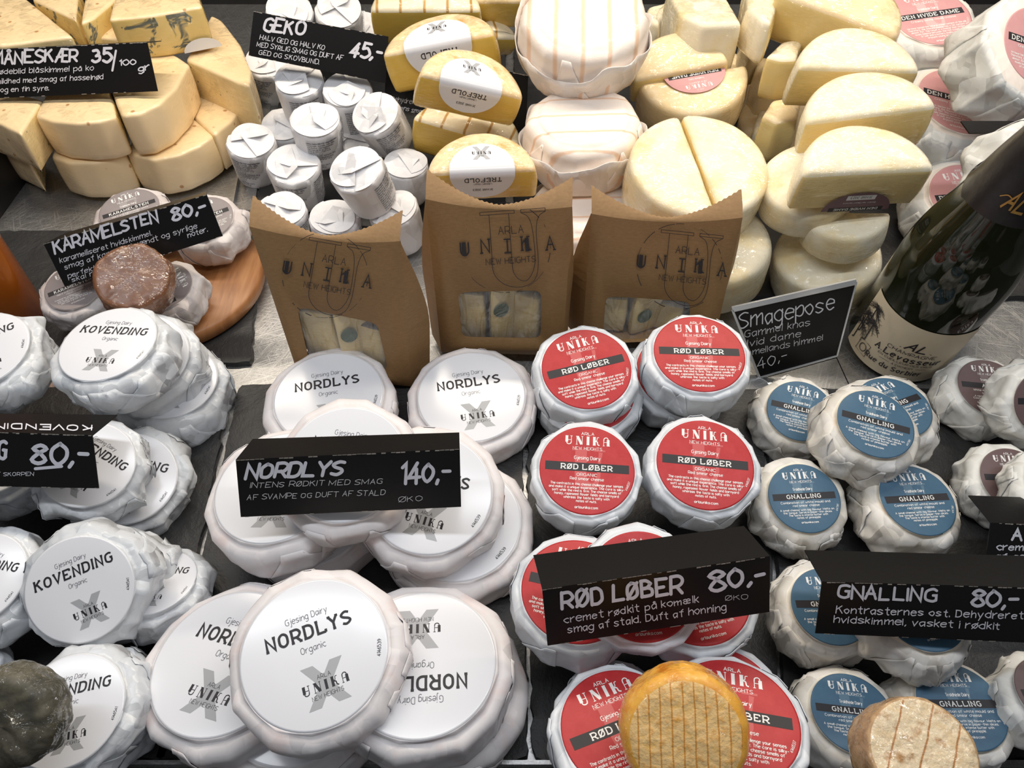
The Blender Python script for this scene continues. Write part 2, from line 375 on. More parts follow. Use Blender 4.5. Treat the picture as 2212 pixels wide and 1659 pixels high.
MAT['cup'] = paper('white_cup_paper', (0.80, 0.80, 0.82), None, 0.45, crink=0.45)
MAT['ink'] = plain('black_ink', (0.02, 0.018, 0.022), 0.5)
MAT['ink_grey'] = plain('grey_ink', (0.12, 0.12, 0.14), 0.5)
MAT['x_grey'] = plain('pale_grey_print', (0.40, 0.41, 0.43), 0.35)
MAT['white_print'] = plain('white_print', (0.86, 0.85, 0.83), 0.4)
MAT['label_white'] = plain('white_gloss_label', (0.80, 0.81, 0.85), 0.20, 0.6)
def label_mat(name, a, b):
    m, nt, p = new_mat(name)
    nt.links.new(ramp(nt, noise(nt, 60, 6, 0.7), [(0.3, a), (0.7, b)]), p.inputs['Base Color'])
    p.inputs['Roughness'].default_value = 0.42
    p.inputs['Specular IOR Level'].default_value = 0.3
    return m
MAT['label_red'] = label_mat('red_label', (0.44, 0.022, 0.026), (0.53, 0.045, 0.048))
MAT['ghost_red'] = plain('light_red_print', (0.58, 0.10, 0.10), 0.42)
MAT['label_blue'] = label_mat('blue_label', (0.055, 0.125, 0.20), (0.07, 0.15, 0.235))
MAT['ghost_blue'] = plain('light_blue_print', (0.11, 0.20, 0.28), 0.4)
MAT['label_brown'] = label_mat('brown_label', (0.13, 0.085, 0.085), (0.15, 0.10, 0.10))
MAT['ghost_brown'] = plain('light_brown_print', (0.20, 0.15, 0.15), 0.4)
MAT['label_grey'] = label_mat('grey_label', (0.27, 0.235, 0.235), (0.30, 0.265, 0.265))
MAT['ghost_grey'] = plain('light_grey_print', (0.36, 0.33, 0.33), 0.4)
MAT['label_pink'] = label_mat('pink_label', (0.60, 0.30, 0.31), (0.66, 0.35, 0.35))
MAT['ghost_pink'] = plain('light_pink_print', (0.72, 0.45, 0.45), 0.4)
MAT['label_plum'] = label_mat('plum_label', (0.20, 0.115, 0.125), (0.24, 0.14, 0.15))
MAT['card'] = plain('black_card', (0.008, 0.0075, 0.0075), 0.34, 0.25, bumpscale=300, bs=0.05)
MAT['card_edge'] = plain('worn_card_edge', (0.33, 0.30, 0.26), 0.7)
MAT['marker'] = plain('white_marker', (0.72, 0.72, 0.78), 0.55)
MAT['marker_thin'] = plain('thin_white_marker', (0.60, 0.60, 0.62), 0.6)
MAT['trefold'] = filmed('golden_rind', (0.80, 0.54, 0.24), (0.88, 0.70, 0.42), (0.70, 0.38, 0.10), (0.36, 0.5, 0.68), 45, film=0.8)
MAT['trefold_cut'] = filmed('yellow_paste', (0.78, 0.50, 0.07), (0.82, 0.57, 0.12), None, scale=15, film=0.5, bumpy=0.1)
MAT['ridged'] = filmed('ridged_rind', (0.87, 0.76, 0.52), (0.90, 0.80, 0.60), None, ridges=(0.02, 0.0016, (0.50, 0.27, 0.06), 0.0), film=0.6)
MAT['hvide'] = filmed('bloomy_white_rind', (0.90, 0.82, 0.62), (0.87, 0.73, 0.44), (0.84, 0.62, 0.28), (0.44, 0.58, 0.74), 26, film=0.8)
MAT['hvide_warm'] = filmed('washed_rind', (0.86, 0.66, 0.36), (0.88, 0.72, 0.46), (0.80, 0.54, 0.22), (0.4, 0.55, 0.75), 40, film=0.6)
MAT['hvide_cut'] = filmed('cream_paste', (0.82, 0.62, 0.24), (0.84, 0.67, 0.32), None, scale=14, film=0.6, bumpy=0.12)
MAT['wheel_white'] = filmed('white_ridged_rind', (0.90, 0.82, 0.75), (0.89, 0.78, 0.69), None, ridges=(0.025, 0.0028, (0.80, 0.56, 0.40), 0.0), coat=0.25, film=0.2, rough=0.5)
MAT['wheel_white_turned'] = filmed('white_ridged_rind_turned', (0.90, 0.82, 0.75), (0.89, 0.78, 0.69), None, ridges=(0.025, 0.0018, (0.80, 0.56, 0.40), PI / 2 - 0.05), coat=0.25, film=0.2, rough=0.5)
MAT['wheel_paper'] = paper('thin_rosy_paper', (0.82, 0.75, 0.69), None, 0.36, crink=0.9)
MAT['blue_top'] = filmed('pale_yellow_paste', (0.90, 0.68, 0.38), (0.92, 0.71, 0.42), None, scale=12, spots=(0.52, 0.27, 0.10), spot_scale=48, spot_size=0.13, film=0.35, bumpy=0.1)
MAT['blue_cut'] = filmed('veined_paste', (0.78, 0.56, 0.18), (0.82, 0.61, 0.23), None, scale=12, veins=(0.13, 0.14, 0.11), film=0.6, bumpy=0.15)
MAT['blue_side'] = filmed('pale_blue_cheese_side', (0.80, 0.60, 0.26), (0.84, 0.65, 0.32), (0.74, 0.55, 0.26), (0.3, 0.5, 0.75), 30, spots=(0.25, 0.18, 0.09), spot_scale=70, spot_size=0.11, film=0.8, bumpy=0.2)
MAT['caramel'] = filmed('caramel_rind', (0.12, 0.045, 0.018), (0.20, 0.08, 0.032), (0.06, 0.022, 0.01), (0.3, 0.5, 0.75), 50, film=1.0, film_scale=40, stretch=(1, 1, 1), rough=0.4)
MAT['caramel_top'] = filmed('caramel_paste', (0.17, 0.085, 0.055), (0.21, 0.105, 0.068), (0.07, 0.03, 0.016), (0.4, 0.6, 0.8), 40, film=1.0, film_scale=25, stretch=(1, 2.5, 1), rough=0.35)
MAT['orange'] = filmed('orange_rind', (0.86, 0.36, 0.03), (0.90, 0.46, 0.06), (0.72, 0.24, 0.015), (0.3, 0.5, 0.7), 40, film=1.0, film_scale=60, stretch=(1, 1, 1))
MAT['orange_top'] = filmed('orange_ridged_top', (0.90, 0.54, 0.17), (0.92, 0.62, 0.27), (0.80, 0.38, 0.07), (0.35, 0.5, 0.7), 120, ridges=(0.0082, 0.0008, (0.66, 0.28, 0.04), 0.03), film=0.5, bumpy=0.8)
MAT['brown_mould'] = filmed('brown_mould_rind', (0.42, 0.25, 0.11), (0.58, 0.38, 0.20), (0.36, 0.20, 0.08), (0.35, 0.5, 0.7), 60, film=0.9, stretch=(1, 1, 1))
MAT['brown_mould_top'] = filmed('mottled_mould_top', (0.74, 0.56, 0.33), (0.80, 0.65, 0.43), (0.44, 0.22, 0.07), (0.38, 0.52, 0.70), 70, ridges=(0.0235, 0.0011, (0.45, 0.20, 0.06), 0.28), film=0.6, bumpy=0.9)
MAT['ash'] = filmed('grey_ash_rind', (0.045, 0.042, 0.028), (0.09, 0.08, 0.05), (0.16, 0.14, 0.10), (0.35, 0.5, 0.7), 60, film=1.3, film_scale=60, stretch=(1, 1, 1))
MAT['kraft'] = None
def kraft():
    m, nt, p = new_mat('kraft_paper')
    c = ramp(nt, noise(nt, 260, 4, 0.6, stretch=(1, 1, 3)), [(0.3, (0.27, 0.150, 0.055)), (0.7, (0.33, 0.190, 0.076))])
    nt.links.new(c, p.inputs['Base Color'])
    p.inputs['Roughness'].default_value = 0.62
    n1 = bump(nt, noise(nt, 14, 2, 0.5), 0.35, 0.006)
    nt.links.new(bump(nt, noise(nt, 300, 3), 0.15, 0.0005, n1), p.inputs['Normal'])
    return m
MAT['kraft'] = kraft()
def slate():
    m, nt, p = new_mat('slate')
    c = ramp(nt, noise(nt, 22, 6, 0.65), [(0.3, (0.012, 0.012, 0.013)), (0.7, (0.030, 0.030, 0.031))])
    nt.links.new(c, p.inputs['Base Color'])
    p.inputs['Roughness'].default_value = 0.5
    n1 = bump(nt, noise(nt, 30, 6, 0.7, 0.5), 0.6, 0.003)
    nt.links.new(n1, p.inputs['Normal'])
    return m
MAT['slate'] = slate()
def steel(name='brushed_steel', base=0.5):
    m, nt, p = new_mat(name)
    tc = nt.nodes.new('ShaderNodeTexCoord')
    cur = None
    for ang in (0.2, 1.1, 2.0, 2.7):
        mr = nt.nodes.new('ShaderNodeMapping'); mr.inputs['Rotation'].default_value = (0, 0, ang)
        nt.links.new(tc.outputs['Object'], mr.inputs['Vector'])
        f = noise(nt, 24, 4, 0.8, 0.25, vec=mr.outputs['Vector'], stretch=(1, 26, 1))
        if cur is None:
            cur = f
        else:
            mx = nt.nodes.new('ShaderNodeMath'); mx.operation = 'MAXIMUM'
            nt.links.new(cur, mx.inputs[0]); nt.links.new(f, mx.inputs[1]); cur = mx.outputs[0]
    c = ramp(nt, cur, [(0.52, (base * .75,) * 3), (0.8, (base * 1.5,) * 3)])
    nt.links.new(c, p.inputs['Base Color'])
    p.inputs['Metallic'].default_value = 0.85
    nt.links.new(ramp(nt, cur, [(0.5, (0.3,) * 3), (0.8, (0.5,) * 3)]), p.inputs['Roughness'])
    nt.links.new(bump(nt, cur, 0.35, 0.0006), p.inputs['Normal'])
    return m
MAT['steel'] = steel()
MAT['steel_dark'] = steel('dark_steel', 0.22)
def wood():
    m, nt, p = new_mat('oiled_wood')
    tc = nt.nodes.new('ShaderNodeTexCoord')
    g = noise(nt, 18, 5, 0.6, 0.4, stretch=(6, 0.7, 1))
    c = ramp(nt, g, [(0.25, (0.20, 0.075, 0.025)), (0.5, (0.36, 0.155, 0.055)), (0.75, (0.48, 0.24, 0.10))])
    nt.links.new(c, p.inputs['Base Color'])
    p.inputs['Roughness'].default_value = 0.42
    nt.links.new(bump(nt, g, 0.2, 0.001), p.inputs['Normal'])
    return m
MAT['wood'] = wood()
MAT['black'] = plain('black_panel', (0.012, 0.011, 0.011), 0.5)
MAT['amber'] = plain('amber_glass', (0.60, 0.17, 0.02), 0.08)
MAT['amber'].node_tree.nodes['Principled BSDF'].inputs['Transmission Weight'].default_value = 0.35
MAT['green_glass'] = plain('dark_green_glass', (0.02, 0.024, 0.010), 0.04, 0.6)
MAT['green_glass'].node_tree.nodes['Principled BSDF'].inputs['Transmission Weight'].default_value = 0.5
MAT['cream_label'] = plain('cream_paper_label', (0.66, 0.57, 0.42), 0.5)
MAT['gold'] = plain('gold_print', (0.62, 0.36, 0.10), 0.3, metal=0.7)
MAT['foil'] = plain('black_foil', (0.02, 0.018, 0.018), 0.3, bumpscale=90, bs=0.4)
def clear(name, alpha, rough=0.05, bs=0.0):
    m, nt, p = new_mat(name)
    p.inputs['Base Color'].default_value = (0.9, 0.9, 0.9, 1)
    p.inputs['Roughness'].default_value = rough
    p.inputs['Alpha'].default_value = alpha
    p.inputs['Specular IOR Level'].default_value = 1.0
    if bs:
        nt.links.new(bump(nt, noise(nt, 26, 2, 0.5, 1.5, stretch=(3, 3, 1)), bs, 0.006), p.inputs['Normal'])
    return m
MAT['film'] = clear('clear_film', 0.20, 0.05, 1.6)
MAT['sample_a'] = filmed('shaded_cheese', (0.42, 0.33, 0.14), (0.50, 0.41, 0.20), (0.30, 0.23, 0.10), (0.35, 0.5, 0.75), 40, film=1.2)  # bag samples: shade inside the bags is painted in as darker cheese colours
MAT['sample_b'] = filmed('shaded_yellow_cheese', (0.62, 0.44, 0.16), (0.70, 0.53, 0.24), (0.48, 0.32, 0.10), (0.35, 0.5, 0.75), 40, film=1.2)
MAT['sample_c'] = filmed('shaded_mould_cheese', (0.46, 0.40, 0.32), (0.60, 0.54, 0.45), (0.22, 0.17, 0.12), (0.35, 0.5, 0.7), 90, film=1.2)
MAT['acrylic'] = plain('clear_acrylic', (0.95, 0.96, 0.96), 0.02)
MAT['acrylic'].node_tree.nodes['Principled BSDF'].inputs['Transmission Weight'].default_value = 1.0
MAT['acrylic_edge'] = plain('polished_acrylic_edge', (0.55, 0.56, 0.57), 0.15, 0.8, 0.3)
MAT['green_print'] = plain('green_print', (0.04, 0.09, 0.03), 0.5)

# ------------------------------------------------------------------ mesh helpers
class MB:
    def __init__(s):
        s.v = []; s.f = []; s.m = []; s.n = 0
    def add(s, verts, faces, mat=0):
        s.v.append(np.asarray(verts, float).reshape(-1, 3))
        o = s.n
        for k, f in enumerate(faces):
            s.f.append([i + o for i in f])
            s.m.append(mat[k] if isinstance(mat, (list, np.ndarray)) else mat)
        s.n += len(s.v[-1])
    def mesh(s, name, mats, smooth=True):
        me = bpy.data.meshes.new(name)
        V = np.concatenate(s.v)
        me.from_pydata([tuple(p) for p in V.tolist()], [], s.f)
        for m in mats:
            me.materials.append(m)
        me.polygons.foreach_set('material_index', np.array(s.m, dtype=np.int32))
        if smooth:
            me.polygons.foreach_set('use_smooth', np.ones(len(s.f), dtype=bool))
        me.update()
        return me

def link(name, me, parent=None, loc=None):
    o = bpy.data.objects.new(name, me)
    COL.objects.link(o)
    if parent is not None:
        o.parent = parent
    if loc is not None:
        o.location = loc
    return o

def tag(o, label, cat, group=None):
    o['label'] = label; o['category'] = cat
    if group:
        o['group'] = group
    return o

def thing(name, label, cat, mat4, group=None):
    o = bpy.data.objects.new(name, None)
    o.empty_display_size = 0.01
    COL.objects.link(o)
    o.matrix_world = mat4
    return tag(o, label, cat, group)

def pose(key, drop=0.0):
    """matrix of the baked pose, moved DROP (local metres) down its own axis so the origin is the thing's base"""
    x, y, z, qw, qx, qy, qz, s = POSE[key][:8]
    R = Quaternion((qw, qx, qy, qz)).to_matrix()
    n = R @ Vector((0, 0, 1))
    p = Vector((x, y, z)) - n * drop * s
    return Matrix.Translation(p) @ R.to_4x4() @ Matrix.Scale(s, 4)

def crumple(P, seed, wl=0.03, octaves=6):
    rng = np.random.RandomState(seed)
    out = np.zeros(len(P)); a = 1.0; tot = 0
    for i in range(octaves):
        d = rng.normal(size=3); d /= np.linalg.norm(d)
        f = 1.0 / wl * (1.35 ** i)
        x = P @ d * f + rng.rand()
        d2 = rng.normal(size=3); d2 /= np.linalg.norm(d2)
        y = P @ d2 * f * 0.7 + rng.rand()
        t = np.abs((x % 2) - 1) * 2 - 1
        g = np.abs((y % 2) - 1) * 2 - 1
        out += a * np.minimum(t, g); tot += a
        a *= 0.72
    return out / tot

def wrapped_disc(R, t, seed, rl, amp=0.0012, b=None, flare=1.0, K=12, poly=0.8, pleat=0.0008, folds=5, spike=0.0, nth=200, top_mat=0, side_mat=0, belly=0.0, wl=0.03):
    """a paper-wrapped disc: flat round top for the label, faceted paper outline, creased sides, folded-over paper triangles.
    Base at z = 0, top at z = t."""
    rng = np.random.RandomState(seed)
    b = b or t * 0.3
    al = np.sort((np.arange(K) + rng.uniform(-0.3, 0.3, K)) * 2 * PI / K)
    spk = rng.uniform(0, 2 * PI, 3)
    ph = rng.rand() * 6
    kpl = rng.randint(9, 14)
    prof = []
    for r in (0, 0.25, 0.5, 0.75, 1.0):
        prof.append((r * rl * 1.01, t, 0))
    for k in range(1, 6):
        q = k / 5.0
        r = rl * 1.01 + (R - b - rl * 1.01) * q
        prof.append((r, t - 0.0012 * q * q, q))
    for k in range(1, 7):
        a = k / 6 * PI / 2
        prof.append((R - b + b * math.sin(a), t - 0.0012 - b + b * math.cos(a), 1))
    zt = t - 0.0012 - b; b2 = t * 0.2
    for k in range(1, 15):
        q = k / 14
        prof.append((R * (1 + (flare - 1) * q + belly * math.sin(PI * q)), zt + (b2 - zt) * q, 1))
    rb = R * flare
    for k in range(1, 4):
        a = k / 3 * PI / 2
        prof.append((rb - b2 + b2 * math.cos(a), b2 - b2 * math.sin(a), 1))
    prof.append((rb * 0.5, 0, 1)); prof.append((0.0, 0, 1))
    prof = np.array(prof)
    arc = np.r_[0, np.cumsum(np.linalg.norm(np.diff(prof[:, :2], axis=0), axis=1))]
    zs0 = prof[:, 1]
    def S(th, q):
        """surface point for angles th and profile positions q (index units)"""
        r = np.interp(q, np.arange(len(prof)), prof[:, 0])
        z = np.interp(q, np.arange(len(prof)), prof[:, 1])
        wgt = np.interp(q, np.arange(len(prof)), prof[:, 2])
        thm = th % (2 * PI)
        idx = np.searchsorted(al, thm) % K
        hi = al[idx]; lo = al[idx - 1]
        hi = np.where(hi < lo, hi + 2 * PI, hi)
        tt = np.where(thm < lo, thm + 2 * PI, thm)
        mid = (hi + lo) / 2; half = (hi - lo) / 2
        g = np.cos(half) / np.cos(tt - mid)
        g = 1 + (g - 1 + 0.012) * poly * wgt
        down = np.clip((zt - z) / max(zt, 1e-6), 0, 1) * wgt
        tri = np.abs(((tt * kpl / (2 * PI) + ph + down * 0.9) % 1) * 2 - 1) * 2 - 1
        rr = r * g + pleat * tri * down * (r > R * 0.6)
        if spike:
            for s_ in spk:
                dd = np.abs((tt - s_ + PI) % (2 * PI) - PI)
                rr = rr + spike * np.clip(1 - dd / 0.16, 0, 1) * wgt * np.exp(-((z - t * 0.45) / (t * 0.3)) ** 2)
        P = np.stack([rr * np.cos(th), rr * np.sin(th), z], -1)
        c = crumple(P, seed * 7 + 1, wl, 4) + 0.22 * crumple(P, seed * 7 + 2, wl * 0.3, 3)
        nr = np.stack([np.cos(th), np.sin(th), np.zeros_like(th)], -1)
        up = np.clip((z - zt) / max(t - zt, 1e-6), 0, 1)[..., None]
        nrm = nr * (1 - up) + np.array([0, 0, 1.0]) * up
        edge = (r > rl * 0.5)[..., None]
        return P + nrm * (c * amp * wgt * np.where(z < t * 0.1, 0.3, 1))[..., None] * edge, nrm
    nq = len(prof)
    th = np.arange(nth) * 2 * PI / nth
    TH, Q = np.meshgrid(th, np.arange(nq).astype(float))
    P, N = S(TH.ravel(), Q.ravel())
    F = []; M = []
    for i in range(nq - 1):
        side = i >= 10
        for j in range(nth):
            k = (j + 1) % nth
            F.append([i * nth + j, (i + 1) * nth + j, (i + 1) * nth + k, i * nth + k])
            M.append(side_mat if side else top_mat)
    mb = MB(); mb.add(P, F, M)
    q0, q1 = 11.5, nq - 3.5
    for i in range(folds):
        c0 = rng.rand() * 2 * PI
        wd = rng.uniform(0.25, 0.5); sk = rng.uniform(-0.3, 0.3); apex = rng.uniform(0.05, 0.5)
        n1, n2 = 7, 9
        A, Bq = np.meshgrid(np.linspace(-1, 1, n1), np.linspace(0, 1, n2))
        width = wd * (apex + (1 - apex) * Bq)
        tth = c0 + A * width + sk * Bq
        qq = q0 + rng.uniform(0, 2) + (q1 - q0 - 2) * Bq
        Pp, Nn = S(tth.ravel(), qq.ravel())
        off = 0.0006 + 0.0014 * np.clip(np.abs(A) - 0.6, 0, 1).ravel() * rng.rand() + 0.0008 * np.clip(1 - Bq.ravel() * 4, 0, 1) * rng.rand()
        Pp = Pp + Nn * off[:, None]
        Pb = Pp - Nn * 0.0005
        ff = []
        def ix(a, b_): return a * n1 + b_
        for a in range(n2 - 1):
            for b_ in range(n1 - 1):
                ff.append([ix(a, b_), ix(a + 1, b_), ix(a + 1, b_ + 1), ix(a, b_ + 1)])
        nn = n1 * n2
        ring = [ix(0, j) for j in range(n1)] + [ix(a, n1 - 1) for a in range(1, n2)] + [ix(n2 - 1, j) for j in range(n1 - 2, -1, -1)] + [ix(a, 0) for a in range(n2 - 2, 0, -1)]
        for a in range(len(ring)):
            x, y = ring[a], ring[(a + 1) % len(ring)]
            ff.append([x, y, y + nn, x + nn])
        mb.add(np.concatenate([Pp, Pb]), ff, side_mat)
    return mb

def resample(pts, step=0.003, smooth=2, cut=()):
    pts = np.array(pts, float)
    out = []; fl = []
    n = len(pts)
    for i in range(n):
        a, b_ = pts[i], pts[(i + 1) % n]
        k = max(1, int(np.linalg.norm(b_ - a) / step))
        for j in range(k):
            out.append(a + (b_ - a) * j / k); fl.append(i in cut)
    out = np.array(out)
    for _ in range(smooth):
        out = out * 0.5 + (np.roll(out, 1, 0) + np.roll(out, -1, 0)) * 0.25
    return out, np.array(fl)

def prism(outline, cutflag, t, bevel=0.005, amp=0.0006, seed=1, dome=0.001, wl=0.03, taper=0.0, cutfrom=10):
    """thick slab of cheese from a 2-D outline; base at z=0, top at z=t; slot 0 rind, slot 1 cut paste"""
    O = np.array(outline, float)
    area2 = np.sum(O[:, 0] * np.roll(O[:, 1], -1) - np.roll(O[:, 0], -1) * O[:, 1])
    if area2 < 0:
        O = O[::-1]; cutflag = np.roll(np.array(cutflag)[::-1], -1)
    c = O.mean(0)
    tan = np.roll(O, -1, 0) - np.roll(O, 1, 0)
    tan /= np.linalg.norm(tan, axis=1)[:, None] + 1e-9
    nrm = np.stack([tan[:, 1], -tan[:, 0]], -1)
    n = len(O); rings = []
    inner = O - nrm * bevel
    for _ in range(14):
        inner = inner * .5 + (np.roll(inner, 1, 0) + np.roll(inner, -1, 0)) * .25
    for k, s in enumerate((0.02, 0.15, 0.3, 0.45, 0.6, 0.75, 0.88, 1.0)):
        rings.append((c + (inner - c) * s, t + dome * (1 - s * s), 2))
    for k in range(1, 5):
        a = k / 4 * PI / 2
        rings.append((inner + (O - inner) * math.sin(a), t - bevel + bevel * math.cos(a), 1 if k > 2 else 2))
    for k in range(1, 8):
        q = k / 7
        rings.append((O + nrm * (0.0012 * math.sin(PI * q) - taper * q), t - bevel + (bevel * 0.6 - (t - bevel)) * q, 0))
    rings.append((O - nrm * (bevel * 0.5 + taper), 0.0, 0))
    rings.append((c + (O - c) * 0.3, 0.0, 0))
    V = []; N = []
    for r, z, kind in rings:
        V.append(np.concatenate([r, np.full((n, 1), z)], 1))
        N.append(np.concatenate([nrm, np.zeros((n, 1))], 1) if kind == 0 else (np.tile([0, 0, 1.0], (n, 1)) if kind == 2 else np.concatenate([nrm * .7, np.full((n, 1), .7)], 1)))
    V = np.concatenate(V); N = np.concatenate(N)
    V = V + N * (crumple(V, seed, wl) * amp)[:, None]
    F = []; M = []
    nr = len(rings)
    for i in range(nr - 1):
        for j in range(n):
            k = (j + 1) % n
            F.append([i * n + j, (i + 1) * n + j, (i + 1) * n + k, i * n + k])
            M.append(1 if (i >= cutfrom and cutflag[j]) else 0)
    F.append(list(range(n))); M.append(0)
    F.append(list(range((nr - 1) * n, nr * n))[::-1]); M.append(0)
    mb = MB(); mb.add(V, F, M)
    return mb

def box_mb(mb, c, s, mat=0, R=None):
    x, y, z = [a / 2 for a in s]
    v = np.array([(i, j, k) for i in (-x, x) for j in (-y, y) for k in (-z, z)], float)
    if R is not None:
        v = v @ np.array(R).T
    mb.add(v + np.array(c), [(0, 1, 3, 2), (4, 6, 7, 5), (0, 4, 5, 1), (2, 3, 7, 6), (0, 2, 6, 4), (1, 5, 7, 3)], mat)

def lathe(prof, n=48, mat=0, mb=None):
    mb = mb or MB()
    prof = np.array(prof, float)
    th = np.arange(n) * 2 * PI / n
    V = np.stack([np.outer(prof[:, 0], np.cos(th)), np.outer(prof[:, 0], np.sin(th)), np.repeat(prof[:, 1:2], n, 1)], -1).reshape(-1, 3)
    F = []
    for i in range(len(prof) - 1):
        for j in range(n):
            k = (j + 1) % n
            F.append([i * n + j, (i + 1) * n + j, (i + 1) * n + k, i * n + k][::-1])
    mb.add(V, F, mat)
    return mb

# ------------------------------------------------------------------ single-line lettering
GL = {
 'A': '043e64/1858', 'B': '040e/~0e3e5c5b3909/~0939686534 04', 'C': '~6c4e1d0b07154465', 'D': '040e/~0e3e5d6b67553404', 'E': '6e0e0464/0949',
 'F': '6e0e04/0949', 'G': '~6d4e1d0b07154465/656949', 'H': '040e/646e/0969', 'I': '040e', 'J': '~4e46342405', 'K': '040e/5e09/2b64', 'L': '0e0464',
 'M': '040e468e84', 'N': '040e646e', 'O': '~3e1d0b07153455676b5d3e', 'P': '040e/~0e4e6c6a4808', 'Q': '~3e1d0b07153455676b5d3e/4664', 'R': '040e/~0e4e6c6a4808/3864',
 'S': '~6d3e0c1a5866340 5', 'T': '0e6e/3e34', 'U': '~0e0a07153455676a6e', 'V': '0e346e', 'W': '0e244c648e', 'X': '046e/0e64', 'Y': '0e396e/3934', 'Z': '0e6e0464',
 'Æ': '044e9e/5e5494/5989/1858', 'Ø': '~3e1d0b07153455676b5d3e/046e', 'Å': '043e64/1858/~3e2f3g4f3e',
 '0': '~3e0b0734676b3e', '1': '0c2e24', '2': '~0c2e5c49/490464', '3': '~0d3e5c5b39/~3969663405', '4': '4e0767/4b44', '5': '5e0e0a/~0a3b68663405', '6': '~5e1b063466683a07',
 '7': '0e6e24', '8': '~3a0c3e6c3a0634663a', '9': '~6b390b3e6b6824',
 'a': '~5a3b1a08152457/5b54', 'b': '0e04/~093b5a563405', 'c': '~5a3b09073455', 'd': '5e54/~593b09063456', 'e': '0858/~585a2b09062455', 'f': '~4e3d2b24/0b4b',
 'g': '~593b09063456/~5b53412001', 'h': '0e04/~083b5954', 'i': '0b04/0d0e', 'j': '~2b221001/2d2e', 'k': '0e04/4b07/1844', 'l': '0e04', 'm': '0b04/~083b4944/~487b8984',
 'n': '0b04/~083b5954', 'o': '~3b09073457593b', 'p': '0b00/~093b5a563405', 'q': '5b50/~593b09063456', 'r': '0b04/~083b4b', 's': '~5a2b09562405', 't': '~2e263444/0b4b',
 'u': '~0b062458/5b54', 'v': '0b245b', 'w': '0b244a648b', 'x': '045b/0b54', 'y': '0b25/5b10', 'z': '0b5b0454', 'æ': '~0a2b4a452406182848/4888/~888a6b4a/~46644585',
 'ø': '~3b09073457593b/035c', 'å': '~5a3b1a08152457/5b54/~3c2d3e4d3c', '.': '0405', ',': '1503', '-': '0949', '–': '0969', '/': '034f', ':': '0405/090a', '(': '~1e0b0714', ')': '~0e1b1704', '%': '046e/0d1d/5565',
}
def _c(ch):
    return int(ch, 36)
def catmull(P, n=3):
    P = np.array(P, float)
    closed = np.allclose(P[0], P[-1])
    if closed:
        ext = np.concatenate([P[-2:-1], P, P[1:2]])
    else:
        ext = np.concatenate([2 * P[0:1] - P[1:2], P, 2 * P[-1:] - P[-2:-1]])
    out = []
    for i in range(1, len(ext) - 2):
        p0, p1, p2, p3 = ext[i - 1:i + 3]
        for k in range(n):
            t = k / n
            out.append(0.5 * (2 * p1 + (p2 - p0) * t + (2 * p0 - 5 * p1 + 4 * p2 - p3) * t * t + (3 * p1 - p0 - 3 * p2 + p3) * t ** 3))
    out.append(ext[-2])
    return np.array(out)
GLYPH = {}
for ch, s in GL.items():
    st = []
    wmax = 0
    for part in s.replace(' ', '').split('/'):
        cur = part.startswith('~'); part = part.lstrip('~')
        P = [(_c(part[i]), _c(part[i + 1]) - 4) for i in range(0, len(part) - 1, 2)]
        wmax = max(wmax, max(p[0] for p in P))
        st.append((P, cur))
    GLYPH[ch] = (st, wmax)

def ribbon(mb, P, wd, z, mat, fn, roundcap=False):
    """flat stroke along the 2-D polyline P, mapped to 3-D by fn(x, y, z)"""
    P = np.array(P, float)
    keep = np.r_[True, np.linalg.norm(np.diff(P, axis=0), axis=1) > 1e-9]
    P = P[keep]
    if len(P) < 2:
        return
    wd = np.broadcast_to(np.asarray(wd, float), (len(P),)) if np.ndim(wd) else np.full(len(P), wd)
    d = np.diff(P, axis=0); d /= np.linalg.norm(d, axis=1)[:, None]
    tn = np.concatenate([d[:1], d[:-1] + d[1:], d[-1:]])
    if len(P) > 3 and np.allclose(P[0], P[-1]):
        tn[0] = tn[-1] = d[0] + d[-1]
    l = np.linalg.norm(tn, axis=1)[:, None]
    tn = np.where(l > 1e-6, tn / np.maximum(l, 1e-6), np.concatenate([d[:1], d]))
    nn = np.stack([-tn[:, 1], tn[:, 0]], -1)
    seg = np.concatenate([d[:1], d]); sn = np.stack([-seg[:, 1], seg[:, 0]], -1)
    k = np.clip(np.abs((nn * sn).sum(1)), 0.45, 1)
    off = nn * (wd / 2 / k)[:, None]
    A = P + off; B = P - off
    V = np.concatenate([A, B]); n = len(P)
    F = [[i, n + i, n + i + 1, i + 1] for i in range(n - 1)]
    mb.add(fn(V[:, 0], V[:, 1], z), F, mat)
    if roundcap:
        for q, ww in ((P[0], wd[0]), (P[-1], wd[-1])):
            a = np.arange(8) * PI / 4
            x = q[0] + np.cos(a) * ww / 2; y = q[1] + np.sin(a) * ww / 2
            mb.add(fn(x, y, z + 1.5e-6), [list(range(8))], mat)

